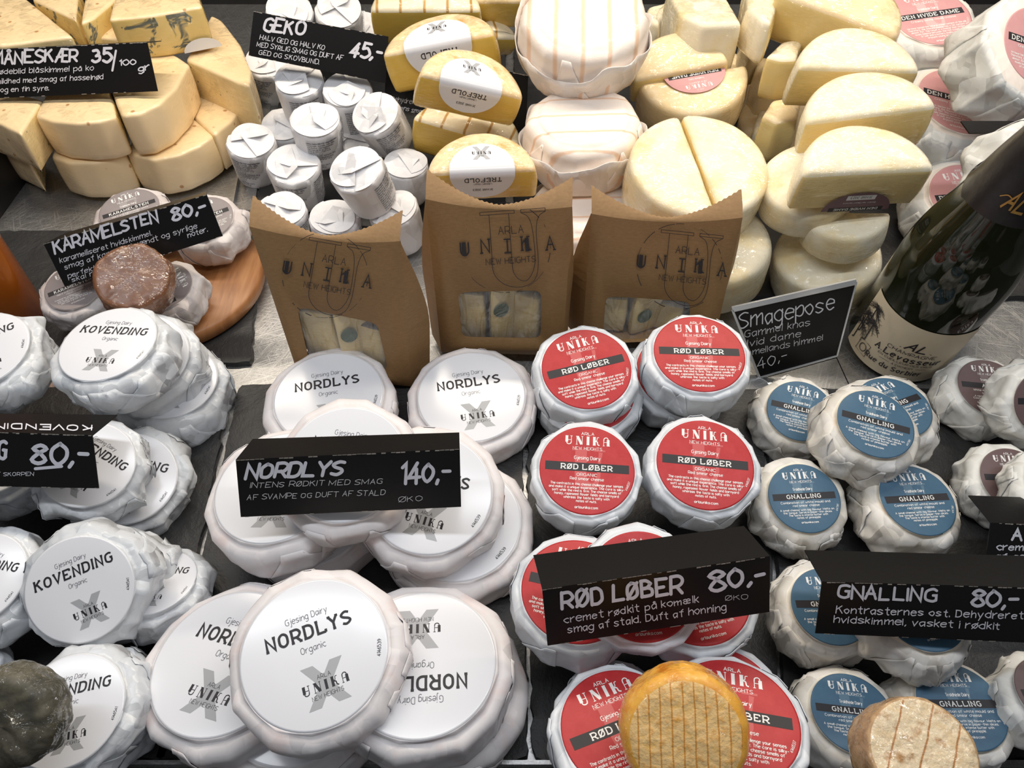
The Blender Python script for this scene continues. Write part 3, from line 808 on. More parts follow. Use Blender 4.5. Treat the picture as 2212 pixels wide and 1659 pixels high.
def text(mb, s, x, y, cap, fn, mat=0, width=None, style='sans', weight=0.12, align='c', z=0.0, rot=0.0, seed=0, slant=0.0, track=2.2, n=3):
    """lettering on a surface: baseline centre (or left end) at x, y"""
    rng = np.random.RandomState(seed + len(s))
    strokes = []; pen = 0.0
    for ch in s:
        if ch == ' ':
            pen += 4.2; continue
        if ch not in GLYPH:
            continue
        st, wd = GLYPH[ch]
        jx = rng.uniform(-.3, .3) if style == 'hand' else 0; jy = rng.uniform(-.45, .45) if style == 'hand' else 0
        js = rng.uniform(.92, 1.08) if style == 'hand' else 1
        for P, cur in st:
            Q = np.array(P, float)
            if style == 'hand':
                Q = Q * js + rng.uniform(-.25, .25, Q.shape)
                if np.allclose(P[0], P[-1]): Q[-1] = Q[0] + rng.uniform(-.3, .3, 2)
            Q = Q + (pen + jx, jy)
            if style == 'slab' and not cur:
                for e, o in ((Q[0], Q[1]), (Q[-1], Q[-2])):
                    if abs(e[0] - o[0]) < abs(e[1] - o[1]) * 1.5 and (abs(e[1]) < .1 or abs(e[1] - 10) < .1) and ch not in '0123456789.,-':
                        strokes.append((np.array([(e[0] - 1.15, e[1]), (e[0] + 1.15, e[1])]), 1.0))
                    elif abs(e[1] - o[1]) < .1 and ch in 'ELTFZ' and (abs(e[1]) < .1 or abs(e[1] - 10) < .1):
                        sg = 1 if e[1] < 5 else -1
                        strokes.append((np.array([(e[0], e[1] - sg * .4), (e[0], e[1] + sg * 2.2)]), 1.0))
            strokes.append((catmull(Q, n) if cur else Q, 1.0))
        pen += wd + track + (1.5 if style == 'slab' else 0)
    total = max(pen - track, 1e-6)
    sc_ = cap / 10.0
    sx = sc_ if width is None else width / total
    wgt = weight * cap
    ca, sa = math.cos(rot), math.sin(rot)
    x0 = -total * sx / 2 if align == 'c' else 0.0
    for k, (Q, ww) in enumerate(strokes):
        X = x0 + Q[:, 0] * sx + Q[:, 1] * sc_ * slant
        Y = Q[:, 1] * sc_
        P2 = np.stack([x + X * ca - Y * sa, y + X * sa + Y * ca], -1)
        ribbon(mb, P2, wgt, z + 2e-6 * (k % 7), mat, fn, roundcap=(style == 'hand'))

def unika(mb, x, y, cap, width, fn, mat, z=0.0, hollow=0.0):
    """the five display capitals with one fat and one hairline stem each"""
    T, H = 2.8, 0.6
    L = {
     'U': [([(1.4, 10), (1.4, 2.5)], T, 0), ([(1.4, 2.8), (1.9, 1.0), (3.6, .2), (5.6, 1.0), (6.2, 3.2)], H * 1.6, 1), ([(6.2, 3), (6.2, 10)], H, 0), ([(0, 9.8), (3, 9.8)], H, 0), ([(5, 9.8), (7.4, 9.8)], H, 0), ([(1.4, 5.2), (6.2, 5.2)], H, 0)],
     'N': [([(1, 0), (1, 10)], H, 0), ([(1.6, 9.6), (6, .4)], T, 0), ([(6.6, 0), (6.6, 10)], H, 0), ([(0, 9.8), (2.4, 9.8)], H, 0), ([(0, .2), (2, .2)], H, 0), ([(5.6, 9.8), (7.6, 9.8)], H, 0)],
     'I': [([(1.5, 0), (1.5, 10)], T, 0), ([(0, 9.8), (3, 9.8)], H, 0), ([(0, .2), (3, .2)], H, 0)],
     'K': [([(1.5, 0), (1.5, 10)], T, 0), ([(0, 9.8), (3, 9.8)], H, 0), ([(0, .2), (3, .2)], H, 0), ([(2.6, 5.2), (4.2, 6.4), (4.6, 9.2), (6.4, 9.6)], H * 1.2, 1), ([(2.8, 5), (4.6, 4.2), (5.2, 1.2), (7, .3)], H * 2.0, 1)],
     'A': [([(1, 0), (1, 6)], H, 0), ([(1, 5.8), (1.4, 8.6), (3.4, 9.8), (5.2, 8.8), (5.6, 6)], H * 1.6, 1), ([(5.6, 0), (5.6, 7.4)], T, 0), ([(0, .2), (2, .2)], H, 0), ([(4.2, .2), (7.4, .2)], H, 0), ([(1, 4.4), (5, 4.4)], H, 0)],
    }
    adv = {'U': 11, 'N': 11.2, 'I': 6.6, 'K': 10.4, 'A': 7.4}
    tot = sum(adv.values()); sx = width / tot; sy = cap / 10; pen = -tot / 2; k = 0
    for ch in 'UNIKA':
        for P, wd, cur in L[ch]:
            Q = catmull(P, 3) if cur else np.array(P, float)
            k += 1
            P2 = np.stack([x + (Q[:, 0] + pen) * sx, y + Q[:, 1] * sy], -1)
            ww = wd * (sx if abs(Q[0, 0] - Q[-1, 0]) < 3 else sy)
            ribbon(mb, P2, ww, z + 1e-6 * (k % 9), mat, fn)
        pen += adv[ch]

def bigU(mb, x, y, h, wd, fn, mat, z=0.0, outline=None):
    """large ornamental U: fat left stem, thin flared right stem"""
    s = h / 10.0; sx = wd / 8.0
    def q(P): return [(x + (a - 4) * sx, y + (b - 5) * s) for a, b in P]
    if outline is None:
        ribbon(mb, q([(2.6, 10), (2.6, 4)]), 2.6 * sx, z, mat, fn)
        ribbon(mb, q([(2.6, 4.2), (2.7, 2.2), (3.6, 1.0), (5, .7), (6, 1.4), (6.6, 3.5), (6.7, 7), (7.0, 9.6)]), np.array([2.6, 2.6, 2.2, 1.6, 1.0, .8, .6, .9]) * sx, z + 1e-6, mat, fn)
        ribbon(mb, q([(.6, 10), (4.6, 10)]), .5 * s, z + 2e-6, mat, fn)
        ribbon(mb, q([(5.4, 10), (8, 10)]), .5 * s, z + 2e-6, mat, fn)
    else:
        for P in ([(.2, 10.1), (4.4, 10.1), (4.4, 9.7), (.2, 9.7), (.2, 10.1)], [(1.3, 9.7), (1.3, 4)], [(3.7, 9.7), (3.7, 4)], [(5.2, 10.1), (8.2, 10.1), (8.2, 9.7), (5.2, 9.7), (5.2, 10.1)]):
            ribbon(mb, q(P), outline, z, mat, fn)
        for P in ([(1.3, 4), (1.4, 2), (2.6, .5), (4.6, 0), (6.3, .8), (6.9, 3), (6.9, 7), (7.3, 9), (8.2, 9.7)], [(3.7, 4), (3.8, 2), (4.6, .9), (5.6, 1.0), (6.5, 3), (6.5, 7), (6.1, 9), (5.2, 9.7)]):
            ribbon(mb, q(catmull(P, 3)), outline, z, mat, fn)

# ------------------------------------------------------------------ printed labels (shared by all cheeses of a kind)
def disc_mesh(name, r, mats, h=0.00035, n=72, fn=None):
    mb = MB()
    th = np.arange(n) * 2 * PI / n
    V = []; F = []
    for k, (q, z) in enumerate(((0.0, h), (0.5, h), (0.97, h), (1.0, h * 0.6), (1.0, -0.0004))):
        V.append(np.stack([r * q * np.cos(th), r * q * np.sin(th), np.full(n, z)], -1))
    V = np.concatenate(V)
    for i in range(4):
        for j in range(n):
            k = (j + 1) % n
            F.append([i * n + j, (i + 1) * n + j, (i + 1) * n + k, i * n + k])
    if fn: V = fn(V[:, 0], V[:, 1], V[:, 2])
    mb.add(V, F)
    return mb.mesh(name, mats)

def flat(r, h=0.00036):
    def fn(x, y, z):
        x, y, z = np.broadcast_arrays(np.asarray(x, float), np.asarray(y, float), np.asarray(z, float))
        return np.stack([x * r, y * r, h + 0.00006 + z], -1)
    return fn

def colour_label(r, dairy, name, desc, body, number, ghost, brand_only=False):
    mb = MB(); fn = flat(r)
    mb_t = lambda *a, **k: text(mb, *a, fn=fn, **k)
    bigU(mb, 0.0, 0.0, 0.88, 0.76, fn, 2, z=0)
    fnb = lambda x, y, z: fn(x, y, z)
    mb.add(fn(np.array([-.88, .88, .88, -.88]), np.array([-.05, -.05, .145, .145]), 0.00002), [[0, 1, 2, 3]], 1)
    Z = 0.00004
    mb_t('ARLA', 0, .79, .065, mat=0, width=.27, weight=.16, z=Z)
    unika(mb, 0, .56, .20, .95, fn, 0, z=Z)
    mb_t('NEW HEIGHTS', 0, .445, .065, mat=0, width=.62, weight=.13, z=Z)
    mb_t(dairy, 0, .22, .075, mat=0, width=.55, weight=.15, z=Z)
    mb_t(name, 0, -.005, .105, mat=0, width=min(1.55, .118 * len(name) + .02), style='slab', weight=.20, z=Z)
    y = -.155
    for s, wd in desc:
        mb_t(s, 0, y, .062, mat=0, width=wd, weight=.15, z=Z); y -= .092
    y = -.365 if len(desc) < 3 else -.42
    for s, wd in body:
        mb_t(s, 0, y, .052, mat=0, width=wd, weight=.17, z=Z, n=2); y -= .074
    mb_t('arlaunika.com', 0, y - .06, .055, mat=0, width=.47, weight=.17, z=Z)
    a = -0.36
    mb_t(number, .93 * math.cos(a), .93 * math.sin(a), .045, mat=0, width=.20, weight=.14, z=Z, rot=PI / 2 + a)
    return mb.mesh('lettering', [MAT['white_print'], MAT['ink'], MAT[ghost]], smooth=False)

def white_label(r, name, wd, number, slant=0.0, y0=0.0):
    mb = MB(); fn = flat(r)
    Z = 0.00004
    cx, cy = .05, -.45
    for sg in (1, -1):
        P = [(cx - sg * .20, cy + .28), (cx + sg * .20, cy - .28)]
        dx = .085
        x1, y1 = P[0]; x2, y2 = P[1]
        mb.add(fn(np.array([x1 - dx, x1 + dx, x2 + dx, x2 - dx]), np.array([y1, y1, y2, y2]), 0.00001 + sg * 0.000002), [[0, 1, 2, 3]], 1)
    text(mb, 'ARLA', cx, cy + .085, .055, fn, 0, width=.18, weight=.11, z=Z)
    unika(mb, cx, cy - .075, .13, .62, fn, 0, z=Z)
    text(mb, 'NEW HEIGHTS', cx, cy - .165, .055, fn, 0, width=.42, weight=.10, z=Z)
    text(mb, 'Gjesing Dairy', 0, .47 + y0, .085, fn, 2, width=.58, weight=.09, z=Z, slant=slant)
    text(mb, name, 0, .21 + y0, .17, fn, 0, width=wd, style='slab', weight=.205, z=Z, slant=slant)
    text(mb, 'Organic', 0, .02 + y0, .085, fn, 2, width=.34, weight=.09, z=Z, slant=slant)
    a = -0.3
    text(mb, number, .90 * math.cos(a), .90 * math.sin(a), .05, fn, 0, width=.22, weight=.13, z=Z, rot=PI / 2 + a)
    return mb.mesh('lettering', [MAT['ink'], MAT['x_grey'], MAT['ink_grey']], smooth=False)

rodbody = [('The contrasts in this cheese challenge your senses', 1.50), ('and make it a unique experience. The core is silky-', 1.56), ('soft while the rind is firm. The cheese smells of', 1.42),
           ('honey, rapeseed flower fields and barnyard', 1.32), ('whereas the taste is salty with', .94), ('notes of nuts.', .42)]
gbody = [('A small cheese with big flavour. Melts on', 1.50), ('the tongue. Serve in paper-thin slices.', 1.36), ('The taste is intense butter with', 1.08), ('notes of pineapple.', .66)]
abody = [('A reinterpretation of a classic.', 1.1), ('Coated in ash. Creamy with', 1.2), ('smoke and a taste of', .9), ('bacon and wild mushroom', 1.0)]
cbody = [('Created by pressure cooking in an auto-', 1.45), ('clave, which triggers a reaction.', 1.3), ('The cheese adds caramel notes to the', 1.3), ('dish. Use a grater or shave thin.', 1.1)]
dbody = [('We have tasted the natural cream content of the milk.', 1.6), ('Therefore, the finished cheese has a fat content of', 1.6), ('almost 70%. The result is a cheese that strikes a', 1.5), ('lovely balance between the rich cream, a bit', 1.35), ('of salt and a buttery acidity. May be', 1.1), ('enjoyed young as mature', .8)]
KIND = {
 'N': dict(name='white_label_cheese', R=.0555, t=.032, r=.044, mat='nordlys', side='nordlys', lab='label_white', amp=.0032, wl=.045, K=13, folds=6, poly=.85, pleat=.0008),
 'K': dict(name='crumpled_white_cheese', R=.0450, t=.033, r=.0345, mat='kovending', side='kovending', lab='label_white', amp=.0062, wl=.040, K=11, folds=6, poly=.9, pleat=.0016, spike=.005),
 'R': dict(name='red_label_cheese', R=.0410, t=.030, r=.034, mat='rod', side='rod', lab='label_red', amp=.0022, wl=.030, K=13, folds=6, poly=1.0, pleat=.0010, b=.005),
 'G': dict(name='blue_label_cheese', R=.0345, t=.031, r=.0255, mat='gnalling', side='gnalling_side', lab='label_blue', amp=.0032, wl=.026, K=12, folds=7, poly=.8, pleat=.0022, flare=1.08, spike=.003),
 'A': dict(name='brown_label_cheese', R=.0345, t=.031, r=.0255, mat='aske', side='aske', lab='label_brown', amp=.0022, wl=.02, K=10, folds=6, poly=1.0, pleat=.0016, flare=1.05, spike=.003),
 'C': dict(name='grey_label_cheese', R=.0370, t=.030, r=.027, mat='karamel', side='karamel', lab='label_grey', amp=.0024, wl=.02, K=10, folds=6, poly=1.0, pleat=.0016, flare=1.04, spike=.003),
 'D': dict(name='pink_label_cheese', R=.0550, t=.045, r=.040, mat='dame', side='aske', lab='label_pink', amp=.0014, wl=.035, K=12, folds=5, poly=.9, pleat=.0012),
}
LETTER = {
 'N': white_label(.044, 'NORDLYS', 1.18, '4146539'),
 'K': white_label(.0345, 'KOVENDING', 1.48, '4146541', slant=.12, y0=.06),
 'R': colour_label(.034, 'Gjesing Dairy', 'RØD LØBER', [('ORGANIC', .42), ('Red smear cheese', .70)], rodbody, '4146537', 'ghost_red'),
 'G': colour_label(.0255, 'Troldhede Dairy', 'GNALLING', [('Combination of white mould and', 1.38), ('red smear cheese', .74)], gbody, '4147381', 'ghost_blue'),
 'A': colour_label(.0255, 'Troldhede Dairy', 'ASKE', [('White mould cheese with', 1.1), ('smoky flavour', .6)], abody, '4147380', 'ghost_brown'),
 'C': colour_label(.027, 'Troldhede Dairy', 'KARAMELSTEN', [('Hard and caramelised white', 1.2), ('mould cheese', .6)], cbody, '4147382', 'ghost_grey'),
 'D': colour_label(.040, 'Troldhede Dairy', 'DEN HVIDE DAME', [('Creamy white mould cheese', 1.2)], dbody, '4103571', 'ghost_pink'),
}
LABELMESH = {k: disc_mesh('label', v['r'], [MAT[v['lab']]]) for k, v in KIND.items()}

# ------------------------------------------------------------------ the display deck
def deck_at(px, py, z=0.0):
    """point of the deck seen at a picture position (measuring aid)"""
    P = math.radians(50)
    f = Vector((0, math.cos(P), -math.sin(P))); u = Vector((0, math.sin(P), math.cos(P)))
    d = f + Vector((1, 0, 0)) * ((px - 1106) / 1600) - u * ((py - 829.5) / 1600)
    return Vector((0, 0, .5)) + d * ((z - .5) / d.z)

def structure(o, label=None):
    o['kind'] = 'structure'
    if label: o['label'] = label
    return o

mb = MB(); box_mb(mb, (0.0, .50, -.011), (2.2, 1.40, .010))
structure(link('floor', mb.mesh('floor', [MAT['steel']], False)), 'brushed steel bottom of the display case')
mb = MB(); box_mb(mb, (0.0, 1.21, .25), (2.2, .02, .56))
structure(link('wall_back', mb.mesh('wall_back', [MAT['black']], False)), 'black back panel of the display case')
for sx_, nm in ((-1, 'wall_left'), (1, 'wall_right')):
    mb = MB(); box_mb(mb, (sx_ * 1.09, .5, .25), (.02, 1.4, .56))
    structure(link(nm, mb.mesh(nm, [MAT['black']], False)), 'black side panel of the display case')
mb = MB(); box_mb(mb, (0.0, -.19, .0), (2.2, .02, .06))
structure(link('wall_front', mb.mesh('wall_front', [MAT['black']], False)), 'dark front panel of the display case')
mb = MB(); box_mb(mb, (0, .1145, -.001), (2.0, .0025, .006)); 
structure(link('trim_1', mb.mesh('trim_1', [MAT['steel']], False)), 'thin steel rail along the front edge of the deck')
mb = MB(); box_mb(mb, (0, -.034, -.0055), (2.1, .29, .002))
structure(link('trim_2', mb.mesh('trim_2', [MAT['black']], False)), 'black strip in front of the steel rail')

def slate_slab(pts_px, label, seed, mat='slate', t=.0055, sub=None):
    pts = [deck_at(*p)[:2] for p in pts_px]
    pts = np.array([list(p) for p in pts])
    O, _ = resample(pts, .006, 1)
    rng = np.random.RandomState(seed)
    O = O + rng.normal(0, .0006, O.shape)
    c = O.mean(0)
    n = len(O); V = []
    for s, z in ((1.0, 0.0), (1.0, t * .6), (.997, t)):
        V.append(np.concatenate([c + (O - c) * s, np.full((n, 1), z)], 1) - (c[0], c[1], 0))
    V = np.concatenate(V)
    V[:2 * n] += np.random.RandomState(seed).normal(0, .0004, (2 * n, 3)) * (1, 1, 0)
    F = []
    for i in range(2):
        for j in range(n):
            k = (j + 1) % n
            F.append([i * n + j, i * n + k, (i + 1) * n + k, (i + 1) * n + j])
    F.append(list(range(2 * n, 3 * n))); F.append(list(range(n))[::-1])
    mb = MB(); mb.add(V, F)
    o = link('slate_slab', mb.mesh('slate_slab', [MAT[mat]], False), loc=(c[0], c[1], -.006))
    return tag(o, label, 'slate board')
slate_slab([(-420, 497), (556, 497), (552, 640), (541, 783), (-420, 783)], 'dark slate board under the round wooden board', 1)
slate_slab([(-420, 835), (498, 835), (448, 1080), (398, 1330), (360, 1640), (-420, 1640)], 'dark slate board under the white paper cheeses at the left', 2)
slate_slab([(516, 828), (1128, 828), (1132, 1200), (1140, 1641), (330, 1641), (428, 1240), (470, 1040)], 'dark slate board under the largest white round cheeses', 3)
slate_slab([(1136, 838), (1640, 838), (1668, 1200), (1690, 1641), (1150, 1641), (1142, 1200)], 'black slate board under the red label cheeses', 4)
slate_slab([(1648, 838), (2620, 838), (2760, 1200), (2900, 1641), (1702, 1641), (1678, 1200)], 'black slate board under the blue and brown label cheeses', 5)
slate_slab([(1110, 640), (2500, 640), (2300, 60), (1110, 60)], 'long black slate board under the cream half cheeses at the back', 6)
slate_slab([(545, 470), (1092, 510), (1092, 60), (640, 60)], 'dark slate board under the small paper wrapped cups', 7)
# steel rail between the two trays
a, b_ = deck_at(523, 450), deck_at(592, 60)
mb = MB()
dvec = (b_ - a); ln = dvec.length; ang = math.atan2(dvec.y, dvec.x)
cR = [[math.cos(ang), -math.sin(ang), 0], [math.sin(ang), math.cos(ang), 0], [0, 0, 1]]
box_mb(mb, (a.x / 2 + b_.x / 2 - .012, a.y / 2 + b_.y / 2, -.003), (ln, .002, .006), 0, cR)
box_mb(mb, (a.x / 2 + b_.x / 2 + .006, a.y / 2 + b_.y / 2, -.004), (ln, .012, .004), 0, cR)
structure(link('trim_3', mb.mesh('trim_3', [MAT['steel']], False)), 'steel rail between the trays')
mb = MB(); p = deck_at(-40, 430)
box_mb(mb, (p.x - .12, p.y - .02, .02), (.30, .18, .05))
tag(link('black_tray', mb.mesh('black_tray', [MAT['black']], False)), 'black tray edge at the far left below the blue cheese', 'tray')

# round wooden serving board
WBX, WBY, WBR = -.338, .543, .093
prof = [(0, 0), (WBR - .004, 0), (WBR, .003), (WBR, .013), (WBR - .003, .016), (0, .016)]
wb = link('wooden_board', lathe(prof, 96).mesh('wooden_board', [MAT['wood']]), loc=(WBX, WBY, -.0004))
tag(wb, 'round brown wooden serving board under the grey label cheeses', 'board')

# ------------------------------------------------------------------ round paper-wrapped cheeses with a label
GRP = dict(N='largest white round cheeses', K='bluish white paper cheeses at the left', R='red label cheeses', G='blue label cheeses', A='brown label cheeses', C='grey label cheeses on the wooden board', D='wrapped cheeses with pink labels')
W = {}
def wrapped(key, label, seed, **over):
    k = dict(KIND[key[0]]); k.update(over)
    root = thing(k['name'], label, 'cheese', pose(key, k['t']), GRP[key[0]])
    top, side = MAT[k['mat']], MAT[k['side']]
    two = top is not side
    mb = wrapped_disc(k['R'], k['t'], seed, k['r'], amp=k['amp'], b=k.get('b'), flare=k.get('flare', 1.0), K=k['K'], poly=k['poly'], pleat=k['pleat'],
                      folds=k['folds'], spike=k.get('spike', 0), side_mat=1 if two else 0, wl=k['wl'])
    link('wrapper', mb.mesh('wrapper', [top, side] if two else [top], True), root)
    l = link('label', LABELMESH[key[0]], root, (0, 0, k['t']))
    link('lettering', LETTER[key[0]], l)
    W[key] = root
    return root

LAB = {
 'N1': 'large white cheese front and centre, on top of its two neighbours',
 'N2': 'white label cheese half covered at the left of the front pile, text slanting down',
 'N3': 'white label cheese lying upside down to the viewer, at the right of the front pile',
 'N4': 'white round cheese peeking out to the right beneath the upside-down one',
 'N5': 'large white label cheese in front of the leftmost paper bag',
 'N6': 'large white label cheese in front of the middle paper bag, its whole label free',
 'N7': 'white label cheese right behind the price card marked 140',
 'N8': 'white label cheese sticking out left behind the price card marked 140',
 'N9': 'white label cheese sticking out right behind the price card marked 140',
 'N10': 'white round cheese showing only its right rim, under the one right of the 140 card',
 'N11': 'white round cheese at the bottom of the pile beneath the price card marked 140',
 'N12': 'white round cheese at the bottom edge beneath the large front one',
 'K1': 'bluish white paper cheese with the whole label showing, below the wooden board',
 'K2': 'bluish white wrapped cheese tucked behind the fully visible one',
 'K3': 'bluish white wrapped cheese lowest and rightmost under the fully visible one',
 'K4': 'bluish white cheese cut by the left edge, beside the fully visible one',
 'K5': 'bluish white cheese behind the price card with an underlined 80 at the left edge',
 'K6': 'bluish white paper cheese with steeply slanting text, right of its price card',
 'K7': 'bluish white cheese lying beneath the one right of the underlined 80 card',
 'K8': 'bluish white paper cheese with text rising to the right, below the price card',
 'K9': 'crumpled bluish white cheese leaning behind the one with rising text',
 'K10': 'bluish white cheese mostly hidden at the far right of the third left row',
 'K11': 'bluish white cheese cut by the left edge, in the row below the price card',
 'K12': 'bluish white paper cheese at the bottom left beside the grey ash cheese',
 'K13': 'bluish white cheese beneath and right of the bottom left one',
 'K14': 'bluish white wrapped cheese behind the grey ash cheese at the left edge',
 'R1': 'red label cheese in the back left of the four neat stacks, label tilted upwards',
 'R2': 'red label cheese in the back right of the four neat stacks, near the right bag',
 'R3': 'red label cheese in the front left of the four neat stacks',
 'R4': 'red label cheese in the front right of the four neat stacks',
 'R5': 'red label cheese almost hidden under the back right stack',
 'R13': 'white wrapped cheese beneath the back left red label cheese',
 'R6': 'red label cheese sticking out at the left of the price card among the red labels',
 'R7': 'red label cheese leaning in the middle behind the price card among the red labels',
 'R8': 'red label cheese sticking out at the right under the price card among the red labels',
 'R9': 'red label cheese left of the orange unwrapped cheese at the bottom',
 'R10': 'red label cheese right of the orange unwrapped cheese at the bottom',
 'R11': 'red label cheese mostly hidden behind the one right of the orange cheese',
 'R12': 'red label cheese mostly hidden behind the one left of the orange cheese',
 'G1': 'blue label cheese at the back left of the blue group, next to the acrylic sign',
 'G2': 'blue label cheese lying on top of the others in the middle of the blue group',
 'G3': 'blue label cheese right below the champagne bottle, partly covered',
 'G4': 'blue label cheese at the lower left of the group above the price card',
 'G5': 'blue label cheese at the lower right of the group above the price card',
 'G6': 'blue label cheese sticking out left of the price card among the blue labels',
 'G7': 'blue label cheese sticking out below the price card among the blue labels',
 'G8': 'blue label cheese left of the brown mottled cheese at the bottom right',
 'G9': 'blue label cheese right of the brown mottled cheese at the bottom right',
 'A1': 'brown label cheese just right of the champagne bottle foot',
 'A2': 'brown label cheese behind the partly visible price card at the right edge',
 'A3': 'off white wrapped cheese leaning over the upper brown label at the right edge',
 'A4': 'off white wrapped cheese covering the lower brown label at the right edge',
 'A5': 'off white wrapped cheese at the right edge near the bottom corner',
 'C1': 'grey label cheese at the back of the wooden board, above its price card',
 'C2': 'grey label cheese at the right of the wooden board, behind the price card corner',
 'C3': 'grey label cheese at the left of the wooden board, beside the amber bottle',
 'C4': 'grey label cheese under the glossy brown caramel cheese',
 'D1': 'pink label cheese at the top right behind the cream halves',
 'D2': 'pink label cheese in the middle of the right stack, below the tilted thick one',
 'D3': 'pink label cheese beside the neck of the champagne bottle',
}
for i, (key, lab) in enumerate(LAB.items()):
    over = {}
    if key in ('R1', 'R3', 'R4', 'R2'): over = dict(t=.034)
    wrapped(key, lab, 11 + i * 3, **over)

# the thick pink-label cheese tilted against the others at the top right
x = deck_at(2200, 95, .17)
Rm = Matrix.Translation((.475, .712, .125)) @ Matrix.Rotation(.28, 4, 'Y') @ Matrix.Rotation(.55, 4, 'X')
root = thing('pink_label_cheese', 'thick pink label cheese tilted up at the top right edge', 'cheese', Rm, GRP['D'])
k = KIND['D']
link('wrapper', wrapped_disc(.060, .060, 333, .040, amp=.0025, K=9, poly=1.0, pleat=.003, folds=6, b=.008, wl=.035, side_mat=1).mesh('wrapper', [MAT['dame'], MAT['aske']]), root)
l = link('label', LABELMESH['D'], root, (0, 0, .060)); link('lettering', LETTER['D'], l)
Rm = Matrix.Translation((.420, .548, .110)) @ Matrix.Rotation(.5, 4, 'Y') @ Matrix.Rotation(.5, 4, 'X')
root = thing('pink_label_cheese', 'grey white wrapped cheese tilted up between the pink labels and the bottle neck', 'cheese', Rm, GRP['D'])
link('wrapper', wrapped_disc(.050, .045, 334, .034, amp=.0025, K=9, poly=1.0, pleat=.003, folds=6, b=.008, wl=.035).mesh('wrapper', [MAT['aske']]), root)

# ------------------------------------------------------------------ white ridged wheels in thin paper
def wheel(key, label, seed, mat, R=.058, t=.058):
    root = thing('ridged_white_cheese', label, 'cheese', pose(key, t), 'white ridged wheels in thin paper')
    mb = wrapped_disc(R, t, seed, .040, amp=.0016, b=.012, K=11, poly=.7, pleat=.0010, folds=3, belly=.05, side_mat=0)
    link('rind', mb.mesh('rind', [MAT[mat]]), root)
    # loose paper standing round the lower half
    rng = np.random.RandomState(seed); n = 160; mb = MB(); V = []
    th = np.arange(n) * 2 * PI / n
    hts = [0.0, .2, .4, .6, .8, 1.0]
    top = t * (.66 + .10 * np.sin(th * 2 + seed) + .06 * np.sin(th * 5 + 1) + .03 * np.abs(np.sin(th * 6.5)))
    for q in hts:
        r = R * 1.035 + .0028 * np.abs(((th * 11 / (2 * PI) + q * .6) % 1) * 2 - 1) + .0035 * q * q * np.abs(np.sin(th * 5 + seed))
        z = top * q + .0005
        r = r - .010 * (1 - q) ** 3
        V.append(np.stack([r * np.cos(th), r * np.sin(th), z], -1))
    V = np.concatenate(V); V = V + (crumple(V, seed + 5, .03) * .0018)[:, None] * np.concatenate([V[:, :2] / R, np.zeros((len(V), 1))], 1)
    Vi = V * (.985, .985, 1)
    F = []; m = len(hts)
    for i in range(m - 1):
        for j in range(n):
            k = (j + 1) % n
            F.append([i * n + j, i * n + k, (i + 1) * n + k, (i + 1) * n + j])
            F.append([m * n + i * n + j, m * n + (i + 1) * n + j, m * n + (i + 1) * n + k, m * n + i * n + k])
    for j in range(n):
        k = (j + 1) % n
        F.append([(m - 1) * n + j, (m - 1) * n + k, m * n + (m - 1) * n + k, m * n + (m - 1) * n + j])
    mb.add(np.concatenate([V, Vi]), F)
    link('paper_collar', mb.mesh('paper_collar', [MAT['wheel_paper']]), root)
    return root
wheel('W1', 'thick white ridged wheel in thin paper, topmost of its stack', 41, 'wheel_white', R=.061, t=.062)
wheel('W2', 'white ridged wheel in thin paper, second in its stack', 42, 'wheel_white_turned')
wheel('W3', 'white ridged wheel at the bottom of its stack, behind the paper bags', 43, 'wheel_white_turned')

# ------------------------------------------------------------------ halved cheeses
def half_outline(r, n=44):
    th = np.linspace(0, PI, n)
    arc = np.stack([r * np.cos(th), r * np.sin(th)], -1)
    m = 36
    cut = np.stack([np.linspace(-r, r, m)[1:-1], np.zeros(m - 2)], -1)
    O = np.concatenate([arc, cut]); fl = np.r_[np.zeros(n - 1, bool), np.ones(len(O) - n + 1, bool)]
    for _ in range(2):
        O = O * .5 + (np.roll(O, 1, 0) + np.roll(O, -1, 0)) * .25
    return O, fl
def half(key, label, cat_group, name, r, t, top, cut, seed, bevel=.006, mats=None):
    root = thing(name, label, 'cheese', pose(key, t), cat_group)
    O, fl = half_outline(r)
    mb = prism(O, fl, t, bevel, amp=.0012, seed=seed, dome=.0015)
    link('paste', mb.mesh('paste', [MAT[top], MAT[cut]]), root)
    return root

